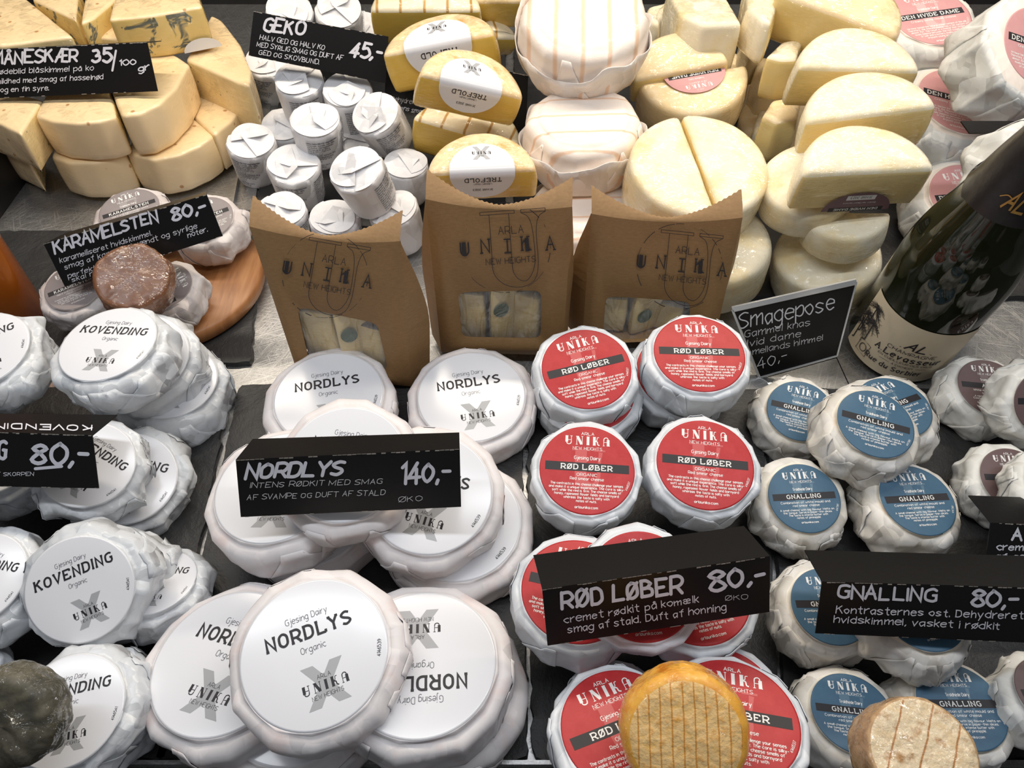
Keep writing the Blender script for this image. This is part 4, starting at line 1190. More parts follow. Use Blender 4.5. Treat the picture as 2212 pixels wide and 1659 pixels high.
# folded label over the cut edge of a half cheese
def fold_fn(t, bev=.005, e=.0030):
    def fn(x, y, z):
        x, y, z = np.broadcast_arrays(np.asarray(x, float), np.asarray(y, float), np.asarray(z, float))
        s = bev * PI / 2
        yy = y + s / 2
        a = np.clip((s - yy) / bev, 0, PI / 2)          # angle round the edge
        over = np.clip(yy - s, 0, None)
        down = np.clip(-yy, 0, None)
        ce = bev + e + z
        X = x
        Y = bev - np.sin(a) * ce + over
        Z = t - bev + np.cos(a) * ce - down
        return np.stack([X, Y, Z], -1)
    return fn
def trefold_label(root, t, cx, r=.0285):
    fn0 = fold_fn(t)
    fn = lambda x, y, z: fn0(np.asarray(x) + cx, y, z)
    mb = MB(); n = 60; th = np.arange(n) * 2 * PI / n
    V = [np.zeros((n, 2))]; rr = np.linspace(0, 1, 14)[1:]
    P = [np.stack([r * q * np.cos(th), r * q * np.sin(th)], -1) for q in rr]
    # horizontal strips instead of rings keep the fold crisp
    ys = np.linspace(-r, r, 41); V = []; F = []
    m = 9
    for y in ys:
        hw = math.sqrt(max(r * r - y * y, 1e-9))
        V.append(np.stack([np.linspace(-hw, hw, m), np.full(m, y)], -1))
    V = np.concatenate(V)
    for i in range(40):
        for j in range(m - 1):
            F.append([i * m + j, i * m + j + 1, (i + 1) * m + j + 1, (i + 1) * m + j])
    mb.add(fn(V[:, 0], V[:, 1], 0.0), F)
    lab = link('label', mb.mesh('label', [MAT['label_white']]), root)
    mb = MB(); g = lambda x, y, z: fn(np.asarray(x) * -r, np.asarray(y) * -r, np.asarray(z) + .00012)
    cy = -.62
    for sg in (1, -1):
        x1, x2 = -sg * .20, sg * .20
        mb.add(g(np.array([x1 - .07, x1 + .07, x2 + .07, x2 - .07]), np.array([cy + .26, cy + .26, cy - .26, cy - .26]), .00001 + sg * .000002), [[0, 1, 2, 3]], 1)
    text(mb, 'ARLA', 0, cy + .10, .05, g, 0, width=.16, z=4e-5)
    unika(mb, 0, cy - .06, .12, .58, g, 0, z=4e-5)
    text(mb, 'TREFOLD', 0, .14, .155, g, 0, width=1.14, style='slab', weight=.17, z=4e-5)
    text(mb, 'Lillebælt Mejeri', 0, .36, .07, g, 2, width=.55, z=4e-5)
    text(mb, '31 MAR. 2023', 0, .60, .08, g, 0, width=.62, weight=.16, z=4e-5)
    link('lettering', mb.mesh('lettering', [MAT['ink'], MAT['x_grey'], MAT['ink_grey']], False), lab)
    return lab
tg = 'halved golden rind cheeses'
r1 = half('T1', 'lowest golden rind half cheese with a folded white label, behind the middle bag', tg, 'golden_half_cheese', .0485, .038, 'trefold', 'trefold_cut', 51)
trefold_label(r1, .038, 0.0)
r1 = half('T3', 'tilted golden rind half cheese with a folded white label, above the ridged one', tg, 'golden_half_cheese', .0485, .040, 'trefold', 'trefold_cut', 52)
trefold_label(r1, .040, -.002)
r1 = half('T4', 'golden rind half cheese with folded label leaning on the card marked 45', tg, 'golden_half_cheese', .0485, .040, 'trefold', 'trefold_cut', 53)
trefold_label(r1, .040, 0.0)
half('T2', 'yellow half cheese with ridged top squeezed between two labelled halves', tg, 'golden_half_cheese', .0485, .038, 'ridged', 'trefold_cut', 54)
half('T5', 'yellow half cheese with ridged top at the upper edge right of the card marked 45', tg, 'golden_half_cheese', .048, .040, 'ridged', 'trefold_cut', 55)
half('T6', 'small yellow piece of cheese at the top edge left of the thick white wheel', tg, 'golden_half_cheese', .026, .038, 'trefold', 'trefold_cut', 56)
half('T7', 'small ridged piece of cheese below the top edge, left of the thick white wheel', tg, 'golden_half_cheese', .022, .030, 'ridged', 'trefold_cut', 57)
hg = 'cream coloured half cheeses'
half('H1', 'flat cream half cheese behind the half with the pink label', hg, 'cream_half_cheese', .052, .040, 'hvide_warm', 'hvide_cut', 61)
h2 = half('H2', 'cream half cheese with a half pink label, round side to the front', hg, 'cream_half_cheese', .0545, .048, 'hvide_warm', 'hvide_cut', 62, bevel=.008)
# half of a pink label on top of it
mb = MB(); n = 40; rr = .030
th = np.linspace(0, PI, n)
V = np.stack([rr * np.cos(th) , rr * np.sin(th) * .93 + .002, np.full(n, .048 + .0022)], -1)
mb.add(V, [list(range(n))])
lab = link('label', mb.mesh('label', [MAT['label_pink']], False), h2)
mb = MB()
g = lambda x, y, z: np.stack([np.asarray(x, float) * rr, np.asarray(y, float) * rr, np.broadcast_to(.048 + .0023 + np.asarray(z, float), np.shape(x))], -1)
mb.add(g(np.array([-.86, .86, .86, -.86]), np.array([.09, .09, .29, .29]), .00001), [[0, 1, 2, 3]], 1)
text(mb, 'DEN HVIDE DAME', 0, .135, .11, g, 0, width=1.5, style='slab', weight=.24, z=3e-5)
text(mb, 'Troldhede Dairy', 0, .38, .07, g, 0, width=.5, z=3e-5)
text(mb, 'NEW HEIGHTS', 0, .54, .065, g, 0, width=.55, z=3e-5)
unika(mb, 0, .64, .16, .85, g, 0, z=3e-5)
text(mb, 'ARLA', 0, .85, .05, g, 0, width=.22, z=3e-5)
link('lettering', mb.mesh('lettering', [MAT['white_print'], MAT['ink']], False), lab)
qg = 'cream halves overlapping at the right back'
half('Q1', 'cream half cheese at the top edge, highest of the overlapping halves', qg, 'cream_half_cheese', .056, .050, 'hvide_warm', 'hvide_cut', 71, bevel=.007)
half('Q2', 'cream half cheese, second from the top of the overlapping halves', qg, 'cream_half_cheese', .0545, .050, 'hvide', 'hvide_cut', 72, bevel=.007)
half('Q3', 'cream half cheese, third from the top of the overlapping halves', qg, 'cream_half_cheese', .0545, .050, 'hvide', 'hvide_cut', 73, bevel=.007)
q4 = half('Q4', 'whitest cream half cheese, lowest of the overlapping halves, plum label on its cut face', qg, 'cream_half_cheese', .0545, .048, 'hvide', 'hvide_cut', 74, bevel=.007)
mb = MB(); n = 36; th = np.linspace(0.0, PI, n); rr = .029
V = np.stack([.004 + rr * np.cos(th), np.full(n, -.0020), .001 + rr * .80 * np.sin(th)], -1)
mb.add(V, [list(range(n))])
lab = link('label', mb.mesh('label', [MAT['label_plum']], False), q4)
mb = MB(); g = lambda x, y, z: np.stack([.004 - np.asarray(x, float) * rr, np.full(np.shape(x), -.0021), .001 - np.asarray(y, float) * rr], -1) + np.array([0, -1, 0]) * np.reshape(np.broadcast_to(z, np.shape(x)), (-1, 1))
mb.add(g(np.array([-.42, .42, .42, -.42]), np.array([-.68, -.68, -.48, -.48]), .00001), [[0, 1, 2, 3]], 0)
text(mb, '31 MAR. 2023', 0, -.64, .10, g, 1, width=.62, z=3e-5)
text(mb, 'Bedst før/Best before', -.02, -.38, .06, g, 0, width=.95, z=3e-5)
mb.add(g(np.array([-.80, .80, .80, -.80]), np.array([-.15, -.15, .02, .02]), .00001), [[0, 1, 2, 3]], 1)
text(mb, 'DEN HVIDE DAME', 0, -.11, .08, g, 0, width=1.3, style='slab', weight=.24, z=3e-5)
link('lettering', mb.mesh('lettering', [MAT['white_print'], MAT['ink']], False), lab)

# round cheese cut in two, halves pushed together
def disc_prism(key, label, r, t, mat, seed, name='cream_round_cheese', group='small cream cheeses under film', bevel=.009):
    root = thing(name, label, 'cheese', pose(key, t), group)
    th = np.arange(80) * 2 * PI / 80
    O = np.stack([r * np.cos(th), r * np.sin(th)], -1) * (1 + .012 * np.sin(3 * th + seed))[:, None]
    link('rind', prism(O, np.zeros(80, bool), t, bevel, .0018, seed, .002).mesh('rind', [MAT[mat]]), root)
    return root
root_m = pose('W0', .052)
for sg, lab in ((1, 'right half of the cut round cream cheese behind the right paper bag'), (-1, 'left half of the cut round cream cheese behind the right paper bag')):
    M = root_m @ Matrix.Rotation(.15 + (-PI / 2 if sg > 0 else PI / 2), 4, 'Z') @ Matrix.Translation((0, .0009, 0))
    rt = thing('cut_round_cheese', lab, 'cheese', M, 'two halves of one round cheese')
    O, fl = half_outline(.0575)
    link('paste', prism(O, fl, .052, .006 if sg > 0 else .0065, .0010, 80 + sg, .002).mesh('paste', [MAT['hvide'], MAT['hvide_cut']]), rt)
disc_prism('L1', 'small round cream cheese under the lowest overlapping half', .050, .045, 'hvide', 91)
half('L2', 'small cream half cheese with its round side to the front, below the plum label', 'small cream cheeses under film', 'cream_half_cheese', .046, .042, 'hvide', 'hvide_cut', 92, bevel=.008)
disc_prism('L3', 'round cream cheese on the slate, lowest of the pile beside the bottle', .052, .048, 'hvide', 93)
disc_prism('L4', 'round cream cheese under the cut round cheese, right of the bags', .052, .050, 'hvide', 94)
disc_prism('L5', 'round washed rind cheese behind the half with the pink label', .052, .050, 'hvide_warm', 95)
disc_prism('L6', 'round washed rind cheese half hidden under the overlapping halves', .052, .048, 'hvide_warm', 96)

# ------------------------------------------------------------------ pieces with free outlines (tops measured on level planes)
def free_piece(key, label, name, group, top, cut, seed, amp=.0012, bevel=.004, smooth=2, taper=0.0):
    pts, z, t, cf = POLY[key]
    P = np.array(pts); c = P.mean(0)
    O, fl = resample(P - c, .003, smooth, cf)
    root = thing(name, label, 'cheese', Matrix.Translation((c[0], c[1], z - t)), group)
    link('paste', prism(O, fl, t, bevel, amp, seed, .001, taper=taper).mesh('paste', [MAT[top], MAT[cut]]), root)
    return root
bgp = 'wedges of pale blue cheese'
BL = {'M1': 'middle front blue cheese wedge under the lower edge of the card marked 35', 'M2': 'large blue cheese wedge at the lower right corner of the card marked 35',
 'M3': 'blue cheese wedge of the lower layer, nearest to the wooden board', 'M4': 'blue cheese wedge of the lower layer, lower left of the front row',
 'M5': 'blue cheese wedge of the lower layer beside the white cups', 'M6': 'blue cheese wedge at the right rim, behind the veined piece',
 'M7': 'blue cheese wedge at the left edge with its yellow cut side showing', 'M8': 'blue cheese wedge at the left edge, lowest, in shadow',
 'M9': 'veined blue cheese block with white sticker at the top, above the card marked 35', 'M10': 'narrow blue cheese wedge left of the veined block',
 'M11': 'narrow blue cheese wedge at the top edge with dark veins on its cut side', 'M12': 'broad blue cheese wedge at the top left corner',
 'M13': 'small blue cheese piece just above the card marked 35'}
for i, (k_, lb) in enumerate(BL.items()):
    rt = free_piece(k_, lb, 'blue_cheese_wedge', bgp, 'blue_top', 'blue_cut' if k_ in ('M9', 'M10', 'M11') else 'blue_side', 100 + i)
    if k_ == 'M9':
        pts = POLY['M9'][0]; cc = np.array(pts).mean(0)
        a2 = np.array(pts[1]) - cc; b2 = np.array(pts[2]) - cc
        mid = a2 * .25 + b2 * .75; d_ = (b2 - a2) / np.linalg.norm(b2 - a2); nn_ = np.array([d_[1], -d_[0]])
        if nn_ @ mid < 0: nn_ = -nn_
        mb = MB(); n = 24; th = np.linspace(0, PI, n)
        o3 = np.array([mid[0] + nn_[0] * .0025, mid[1] + nn_[1] * .0025, 0.001])
        V = o3 + np.outer(.021 * np.cos(th), [d_[0], d_[1], 0]) + np.outer(.013 * np.sin(th), [0, 0, 1])
        mb.add(V, [list(range(n))])
        mb2 = link('sticker', mb.mesh('sticker', [MAT['label_white']], False), rt)
cg = 'cream cheese pieces stacked at the back'
CP = {'P3': ('tall cream cheese block with a cut top at the upper edge', 'hvide', 'hvide_cut'), 'P4': ('pale cheese piece behind the thick white wheel', 'hvide', 'hvide_cut'),
 'P5': ('pale cheese piece at the top edge left of the highest cream half', 'hvide', 'hvide_cut'), 'P6': ('pale greenish cream piece under the one at the top edge', 'hvide', 'hvide_cut'),
 'P7': ('yellow cream cheese wedge with square corner left of the second half', 'hvide', 'hvide_cut'), 'P8': ('cream cheese piece in the shadow left of the yellow wedge', 'hvide_warm', 'hvide_cut'),
 'P9': ('yellow cream cheese wedge left of the third half', 'hvide_warm', 'hvide_cut'), 'P10': ('cream cheese piece low in the gap left of the third half', 'hvide', 'hvide_cut')}
for i, (k_, (lb, a_, c_)) in enumerate(CP.items()):
    free_piece(k_, lb, 'cream_cheese_piece', cg, a_, c_, 140 + i, bevel=.007, amp=.0018)

# ------------------------------------------------------------------ unwrapped show cheeses
def show(key, label, name, r, t, top, side, seed, amp, bevel, edge=0.0, nth=110, lump=.012, cutfrom=10):
    root = thing(name, label, 'cheese', pose(key, t))
    th = np.arange(nth) * 2 * PI / nth
    O = np.stack([r * np.cos(th), r * np.sin(th)], -1) * (1 + lump * np.sin(2 * th + seed) + lump * .5 * np.sin(5 * th))[:, None]
    mb = prism(O, np.ones(nth, bool), t, bevel, amp, seed, .0015, wl=.012, cutfrom=cutfrom)
    link('rind', mb.mesh('rind', [MAT[top], MAT[side]]), root)
    return root
show('X1', 'glossy brown caramel cheese in clear film leaning on the slanted price card', 'caramel_cheese', .0335, .030, 'caramel_top', 'caramel', 201, .0026, .005, cutfrom=7)
show('X2', 'bright orange ridged cheese in clear film at the bottom edge', 'orange_cheese', .047, .042, 'orange_top', 'orange', 202, .0016, .011, cutfrom=8)
show('X3', 'pale mottled cheese with brown rim in clear film at the bottom right', 'mottled_cheese', .046, .045, 'brown_mould_top', 'brown_mould', 203, .0024, .005, cutfrom=8)
show('X4', 'dark grey ash coated cheese in clear film at the bottom left corner', 'ash_cheese', .0385, .036, 'ash', 'ash', 204, .0035, .012)

# ------------------------------------------------------------------ small cups folded in white paper
CUPLINES = ['Unika Geko (DK/SE) Ingredienser:', 'Gedemælk, komælk, salt, løbe,', 'syrekultur. Næringsindhold/', 'Næringsværde pr. 100 g', 'Energi 1185 kJ/285 kcal', 'Fedt/fett 24 g', 'heraf mættede fedtsyrer 16 g', 'Kulhydrat/kolhydrat 1,0 g', 'heraf sukkerarter 1,0 g', 'Protein 16 g', 'Salt 1,4 g', 'Skal opbevares ved 5', 'Arla Unika 50 g']
CR, CRB, CH = .0250, .0225, .046
def cup_fn(x, y, z):
    x, y, z = np.broadcast_arrays(np.asarray(x, float), np.asarray(y, float), np.asarray(z, float))
    r = CRB + (CR - CRB) * (y / CH) + .0009 + z
    a = -PI / 2 + x / CR
    return np.stack([r * np.cos(a), r * np.sin(a), y], -1)
mb = MB()
for i, s in enumerate(CUPLINES):
    for c0, ss in ((-.010, s), (.028, CUPLINES[(i * 5 + 3) % 13])):
        text(mb, ss, c0 - .012, .0385 - i * .0027, .0017, cup_fn, 0, align='l', width=min(.031, .00095 * len(ss)), weight=.30 if i == 0 else .20, n=2)
for k in range(22):
    x = .070 + k * .0007
    hw = (.00014, .0003, .0002)[k % 3]
    mb.add(cup_fn(np.array([x - hw, x + hw, x + hw, x - hw]), np.array([.024, .024, .037, .037]), 0.0), [[0, 1, 2, 3]], 0)
CUPLET = mb.mesh('lettering', [MAT['ink_grey']], False)
def cup_mesh(seed):
    rng = np.random.RandomState(seed); n = 96
    th = np.arange(n) * 2 * PI / n
    K = 10; al = np.sort((np.arange(K) + rng.uniform(-.3, .3, K)) * 2 * PI / K)
    idx = np.searchsorted(al, th) % K
    hi = al[idx]; lo = al[idx - 1]; hi = np.where(hi < lo, hi + 2 * PI, hi); tt = np.where(th < lo, th + 2 * PI, th)
    g = np.cos((hi - lo) / 2) / np.cos(tt - (hi + lo) / 2)
    prof = [(0, CH, 0), (.4, CH + .0004, 0), (.8, CH, 0), (.93, CH - .0002, 1), (.985, CH - .0016, 1), (1.0, CH - .004, 1)]
    for q in np.linspace(.15, .95, 8):
        prof.append((1 + (CRB / CR - 1) * q, (CH - .004) * (1 - q) + .001 * q, .25))
    prof += [(CRB / CR * .95, 0, .3), (0, 0, 0)]
    V = []
    for r, z, wg in prof:
        rr = CR * r * (1 + (g - 1 + .015) * (.9 if wg == 1 else .35 if wg else 0))
        V.append(np.stack([rr * np.cos(th), rr * np.sin(th), np.full(n, z)], -1))
    V = np.concatenate(V)
    W_ = np.repeat([p[2] for p in prof], n)
    V = V + (crumple(V, seed, .016) * .0016 * W_)[:, None] * np.concatenate([V[:, :2] / CR, np.full((len(V), 1), .5)], 1)
    F = []
    for i in range(len(prof) - 1):
        for j in range(n):
            k = (j + 1) % n
            F.append([i * n + j, (i + 1) * n + j, (i + 1) * n + k, i * n + k])
    mb = MB(); mb.add(V, F)
    return mb.mesh('wrapper', [MAT['cup']])
def fold_sheet(seed):
    """overlapping folded paper corners on the cup's top"""
    rng = np.random.RandomState(seed); mb = MB()
    a0 = rng.rand() * 6.28
    for i, (ang, off, wd) in enumerate(((a0, -.15, 1.0), (a0 + 1.9 + rng.rand() * .5, .05, 1.0), (a0 + 3.6, .12, .8))):
        R = CR * .93
        # chord polygon: disc part with x > off, then rotated
        t0 = math.acos(max(-1, min(1, off)))
        th = np.linspace(-t0, t0, 22)
        P = np.stack([R * np.cos(th), R * np.sin(th) * wd], -1)
        pk = np.array([[off * R - .006 - .004 * rng.rand(), rng.uniform(-.5, .5) * R]])
        P = np.concatenate([P, pk])
        z0 = CH + .0005 + .0011 * i
        z = z0 + np.where(np.arange(len(P)) == len(P) - 1, .0028, 0.0) + .0014 * np.clip((off * R + .004 - P[:, 0]) / .004, 0, 1)
        z = np.where(np.hypot(P[:, 0], P[:, 1]) > R * .8, z0 - .0009 - .0008 * i * 0, z)
        c, s = math.cos(ang), math.sin(ang)
        X = P[:, 0] * c - P[:, 1] * s; Y = P[:, 0] * s + P[:, 1] * c
        n = len(P)
        cen = np.array([[R * .45 * c, R * .45 * s, z0 + .0003]])
        V = np.concatenate([np.stack([X, Y, z], -1), np.stack([X, Y, z - .0005], -1), cen])
        F = [[j, (j + 1) % n, 2 * n] for j in range(n)] + [[j, j + n, (j + 1) % n + n, (j + 1) % n] for j in range(n)]
        mb.add(V, F)
    return mb.mesh('folded_paper', [MAT['cup']], False)
CUPM = [cup_mesh(300 + i) for i in range(5)]; FOLDM = [fold_sheet(320 + i) for i in range(6)]
CUPL = {
 'g1': 'leftmost paper wrapped cup, standing beside the blue cheese wedges', 'g2': 'paper wrapped cup standing right and in front of the leftmost one', 'g3': 'paper wrapped cup standing highest in the middle with its print facing forward',
 'g4': 'paper wrapped cup just below the left half of the card marked 45', 'g5': 'paper wrapped cup just below the middle of the card marked 45', 'g6': 'paper wrapped cup with a gaping open top, tilted beside the golden halves',
 'g7': 'large looking paper wrapped cup with a barcode, tilted on top of the front cups', 'g8': 'plain white wrapped cup behind the one with the barcode, next to the golden halves', 'g9': 'front left paper wrapped cup behind the leftmost paper bag',
 'g10': 'front middle paper wrapped cup behind the leftmost paper bag', 'g11': 'front right paper wrapped cup beside the middle paper bag', 'g12': 'paper wrapped cup wedged low behind the highest middle one',
 'g13': 'paper wrapped cup low in the gap in front of the open topped one', 'g14': 'paper wrapped cup behind the card marked 45 at the top edge, left one', 'g15': 'paper wrapped cup behind the card marked 45 at the top edge, middle one',
 'g16': 'small looking paper wrapped cup behind the right part of the card marked 45', 'g17': 'paper wrapped cup hidden under the lower left corner of the card marked 45'}
for i, (k_, lb) in enumerate(CUPL.items()):
    M = pose(k_, CH) @ Matrix.Rotation(math.radians(POSE[k_][8]), 4, 'Z')
    rt = thing('wrapped_cup', lb, 'cheese cup', M, 'small cups folded in white paper')
    link('wrapper', CUPM[i % 5], rt)
    f = link('folded_paper', FOLDM[i % 6], rt)
    if k_ not in ('g8', 'g12'):
        link('lettering', CUPLET, rt)

# ------------------------------------------------------------------ black price cards
P50 = math.radians(50)
def rays(px, py):
    px = np.asarray(px, float); py = np.asarray(py, float)
    f = np.array([0, math.cos(P50), -math.sin(P50)]); u = np.array([0, math.sin(P50), math.cos(P50)]); r = np.array([1.0, 0, 0])
    return f + ((px - 1106) / 1600)[..., None] * r - ((py - 829.5) / 1600)[..., None] * u
EYE = np.array([0, 0, .5])
def plane_fn(X, lift=.0004):
    """writing measured in picture coordinates (y negated) is laid on the plane of the card X"""
    X = np.array(X)
    n = np.cross(X[1] - X[0], X[3] - X[0]); n /= np.linalg.norm(n)
    if n @ (EYE - X[0]) < 0: n = -n
    def fn(x, y, z):
        x, y, z = np.broadcast_arrays(np.asarray(x, float), np.asarray(y, float), np.asarray(z, float))
        d = rays(x, -y)
        s = ((X[0] - EYE) @ n) / (d @ n)
        return EYE + d * s[..., None] + n * (lift + z)[..., None]
    return fn, n
def slab_quad(mb, X, n, t, mat=0):
    X = np.array(X); B = X - n * t
    mb.add(np.concatenate([X, B]), [[0, 3, 2, 1], [4, 5, 6, 7], [0, 1, 5, 4], [1, 2, 6, 5], [2, 3, 7, 6], [3, 0, 4, 7]], mat)
def write(mb, fn, items, seed=1):
    for k, it in enumerate(items):
        s, x0, y0, x1, y1, cap = it[:6]
        wgt = it[6] if len(it) > 6 else .13
        mat = it[7] if len(it) > 7 else 0
        sl = it[8] if len(it) > 8 else .08
        L_ = math.hypot(x1 - x0, y1 - y0)
        cap = cap * (.82 if cap < 21 else 1)
        text(mb, s, x0, -y0, cap, fn, mat, width=L_, style='hand', weight=wgt * (1.22 if wgt > .14 else 1.1), align='l', rot=math.atan2(-(y1 - y0), x1 - x0), seed=seed * 31 + k, slant=sl)
def price_card(key, label, items, back=None, zb=None, extra=None):
    X = np.array(QUAD[key])
    fn, n = plane_fn(X)
    base = (X[2] + X[3]) / 2
    root = thing('price_card', label, 'price card', Matrix.Translation(base), 'black hand written price cards')
    def ch(name, mb, mats, par=root, smooth=False):
        for i in range(len(mb.v)): mb.v[i] = mb.v[i] - base
        return link(name, mb.mesh(name, mats, smooth), par)
    mb = MB(); slab_quad(mb, X, n, .0008)
    front = ch('front_panel', mb, [MAT['card']])
    if back:
        # the back panel slopes gently down behind the fold
        e_ = X[1] - X[0]; sd_ = np.array([0, .92, -.39]); bn = np.cross(e_, sd_); bn /= np.linalg.norm(bn)
        B = []
        for p in back:
            d_ = rays(*p); B.append(EYE + d_ * (((X[0] - EYE) @ bn) / (d_ @ bn)))
        B = [b_ if np.linalg.norm(b_ - x_) < .06 else x_ + sd_ * .034 for b_, x_ in zip(B, (X[0], X[1]))]
        Y = np.array([B[0], B[1], X[1], X[0]])
        n2 = np.cross(Y[1] - Y[0], Y[3] - Y[0]); n2 /= np.linalg.norm(n2)
        if n2[2] < 0: n2 = -n2
        mb = MB(); slab_quad(mb, Y, n2, .0008)
        bp = ch('back_panel', mb, [MAT['card']])
    # worn fold along the upper edge and the corners
    mb = MB(); rng = np.random.RandomState(len(label))
    e = X[1] - X[0]; m = 46
    for i in range(m):
        if rng.rand() < .62:
            a = X[0] + e * (i / m); b2 = X[0] + e * ((i + .9) / m); w_ = rng.uniform(.0003, .0009)
            dn = (X[3] - X[0]) / np.linalg.norm(X[3] - X[0]) * w_
            mb.add(np.array([a, b2, b2 + dn, a + dn]) + n * .0003, [[0, 1, 2, 3]])
    for i in range(10):
        a = X[3] + (X[2] - X[3]) * rng.rand(); dn = (X[2] - X[3]) * rng.uniform(.01, .03); up_ = (X[0] - X[3]) * .012
        mb.add(np.array([a, a + dn, a + dn + up_, a + up_]) + n * .0003, [[0, 1, 2, 3]])
    ch('worn_edge', mb, [MAT['card_edge']])['kind'] = 'stuff'
    mb = MB(); write(mb, fn, items, len(label))
    if extra: extra(mb, fn)
    ch('lettering', mb, [MAT['marker'], MAT['marker_thin']], front)
    if hasattr(price_card, 'hook') and key in price_card.hook and back:
        fn2, _ = plane_fn(Y)
        mb = MB(); write(mb, fn2, price_card.hook[key], 5)
        ch('lettering', mb, [MAT['marker'], MAT['marker_thin']], bp)
    # prop leg hidden behind the card so that it stands
    return root
price_card.hook = {'kovending': [('KOVENDING', 199, 920, -42, 915, 13, .20)]}
price_card('nordlys', 'black folded price card marked 140 on the largest white cheeses',
  [('NORDLYS', 531, 1034, 738, 1023, 28, .21, 0, .30), ('INTENS RØDKIT MED SMAG', 540, 1053, 825, 1044, 13, .11, 1, .25), ('AF SVAMPE OG DUFT AF STALD', 534, 1079, 831, 1068, 13, .11, 1, .2),
   ('140,-', 868, 1046, 970, 1038, 40, .15, 0, .15), ('ØKO', 862, 1084, 912, 1080, 13, .10, 1, .1)], [(546, 948), (992, 934)], .118)
price_card('rod', 'black folded price card marked 80 on the red label cheeses',
  [('RØD LØBER', 1215, 1313, 1472, 1278, 35, .17), ('cremet rødkit på komælk', 1219, 1345, 1509, 1299, 18, .12), ('smag af stald. Duft af honning', 1227, 1366, 1568, 1317, 18, .12),
   ('80,-', 1536, 1276, 1652, 1258, 40, .16), ('ØKO', 1567, 1296, 1614, 1293, 12, .10, 1)], [(1152, 1199), (1607, 1136)], .112)
price_card('gnalling', 'black folded price card marked 80 on the blue label cheeses',
  [('GNALLING', 1809, 1290, 2019, 1298, 26, .18), ('80,-', 2098, 1309, 2194, 1312, 33, .17), ('Kontrasternes ost. Dehydreret', 1805, 1323, 2208, 1336, 18, .14), ('hvidskimmel, vasket i rødkit', 1800, 1343, 2158, 1359, 17, .14)],
  [(1738, 1188), (2236, 1201)], .095)
price_card('aske', 'black price card at the right edge in front of the brown labels, text cut off',
  [('ASKE', 2186, 1166, 2290, 1168, 24, .18), ('cremet hvidskimmel', 2152, 1187, 2380, 1192, 16, .16), ('af aske', 2150, 1206, 2240, 1208, 14, .16)], [(2092, 1070), (2390, 1080)], .060)
def underline(mb, fn):
    ribbon(mb, [(77, -1012), (134, -1007)], 6.5, 2e-5, 0, fn, True)
price_card('kovending', 'black folded price card with underlined 80, cut by the left edge',
  [('80,-', 70, 1000, 187, 1003, 43, .16), ('KOVENDING', -150, 990, 12, 990, 36, .17), ('MED SMAG AF SKORPEN', -98, 1028, 73, 1027, 9, .14)], [(-150, 892), (253, 896)], .112, underline)
price_card('karamel', 'black price card marked 80 slanting over the wooden board',
  [('KARAMELSTEN', 120, 547, 342, 477, 24, .17), ('80,-', 374, 478, 446, 456, 27, .18), ('karamelliseret hvidskimmel.', 131, 568, 328, 508, 13, .11), ('smag af karamel, brændt og syrlige', 141, 582, 426, 492, 13, .11),
   ('noter.', 407, 513, 449, 500, 13, .12), ('perfekt til salat og', 148, 601, 300, 553, 12, .11), ('skal rives', 157, 609, 235, 584, 12, .11)], [(400, 424), (446, 414)], .105)
price_card('geko', 'black price card marked 45 over the paper wrapped cups',
  [('GEKO', 569, 66, 654, 76, 27, .17, 0, .1), ('HALV GED OG HALV KO', 561, 85, 700, 108, 12, .12), ('MED SYRLIG SMAG OG DUFT AF', 554, 100, 740, 130, 12, .12), ('GED OG SKOVBUND.', 559, 117, 689, 139, 12, .12), ('45,-', 756, 120, 820, 130, 31, .16, 0, .2)])
price_card('maane', 'black price card marked 35 per 100 gr on the blue cheese wedges',
  [('MÅNESKÆR', -18, 139, 167, 131, 25, .17), ('35', 200, 134, 239, 134, 28, .18), ('/', 243, 150, 257, 147, 38, .11), ('100', 259, 141, 294, 139, 14, .18), ('gr', 301, 154, 323, 150, 15, .18),
   ('flødeblid blåskimmel på ko', -13, 161, 202, 152, 13, .12), ('mildhed med smag af hasselnød', -8, 181, 223, 171, 13, .12), ('og en fin syre.', 2, 199, 106, 195, 13, .12)], [(-28, 99), (342, 83)], .128)
price_card('hidden', 'black price card mostly hidden behind the golden halved cheeses',
  [('Dehydreret', 846, 218, 906, 226, 12, .10, 1), ('ostens smag', 846, 234, 916, 246, 12, .10, 1)])

# ------------------------------------------------------------------ acrylic stand with the tasting bag sign
X = np.array(QUAD['smage']); fn, n = plane_fn(X, .0016)
base = (X[2] + X[3]) / 2
root = thing('acrylic_sign', 'clear acrylic stand holding a black handwritten sign beside the champagne bottle', 'sign', Matrix.Translation(base))
def chm(name, mb, mats, par=root, smooth=False, bs=base):
    for i in range(len(mb.v)): mb.v[i] = mb.v[i] - bs
    return link(name, mb.mesh(name, mats, smooth), par)
c = X.mean(0)
mb = MB(); Xi = c + (X - c) * np.array([.97]); Xi = Xi - (X[0] - X[3]) * .03
slab_quad(mb, Xi, n, .0006)
sheet = chm('card', mb, [MAT['card']])
mb = MB(); write(mb, plane_fn(X, .0004)[0], [('Smagepose', 1596, 711, 1800, 668, 31, .075, 0, .25), ('Gammel knas', 1609, 729, 1749, 702, 17, .08, 0, .25), ('Hvid dame', 1601, 751, 1729, 726, 17, .08, 0, .25), ('Himmellands himmel', 1592, 773, 1776, 734, 15, .08, 0, .25), ('40,-', 1638, 798, 1700, 776, 21, .075, 0, .25)], 9)
chm('lettering', mb, [MAT['marker_thin']], sheet)
mb = MB()
d = (X[1] - X[0]) / np.linalg.norm(X[1] - X[0]); u_ = (X[0] - X[3]) / np.linalg.norm(X[0] - X[3])
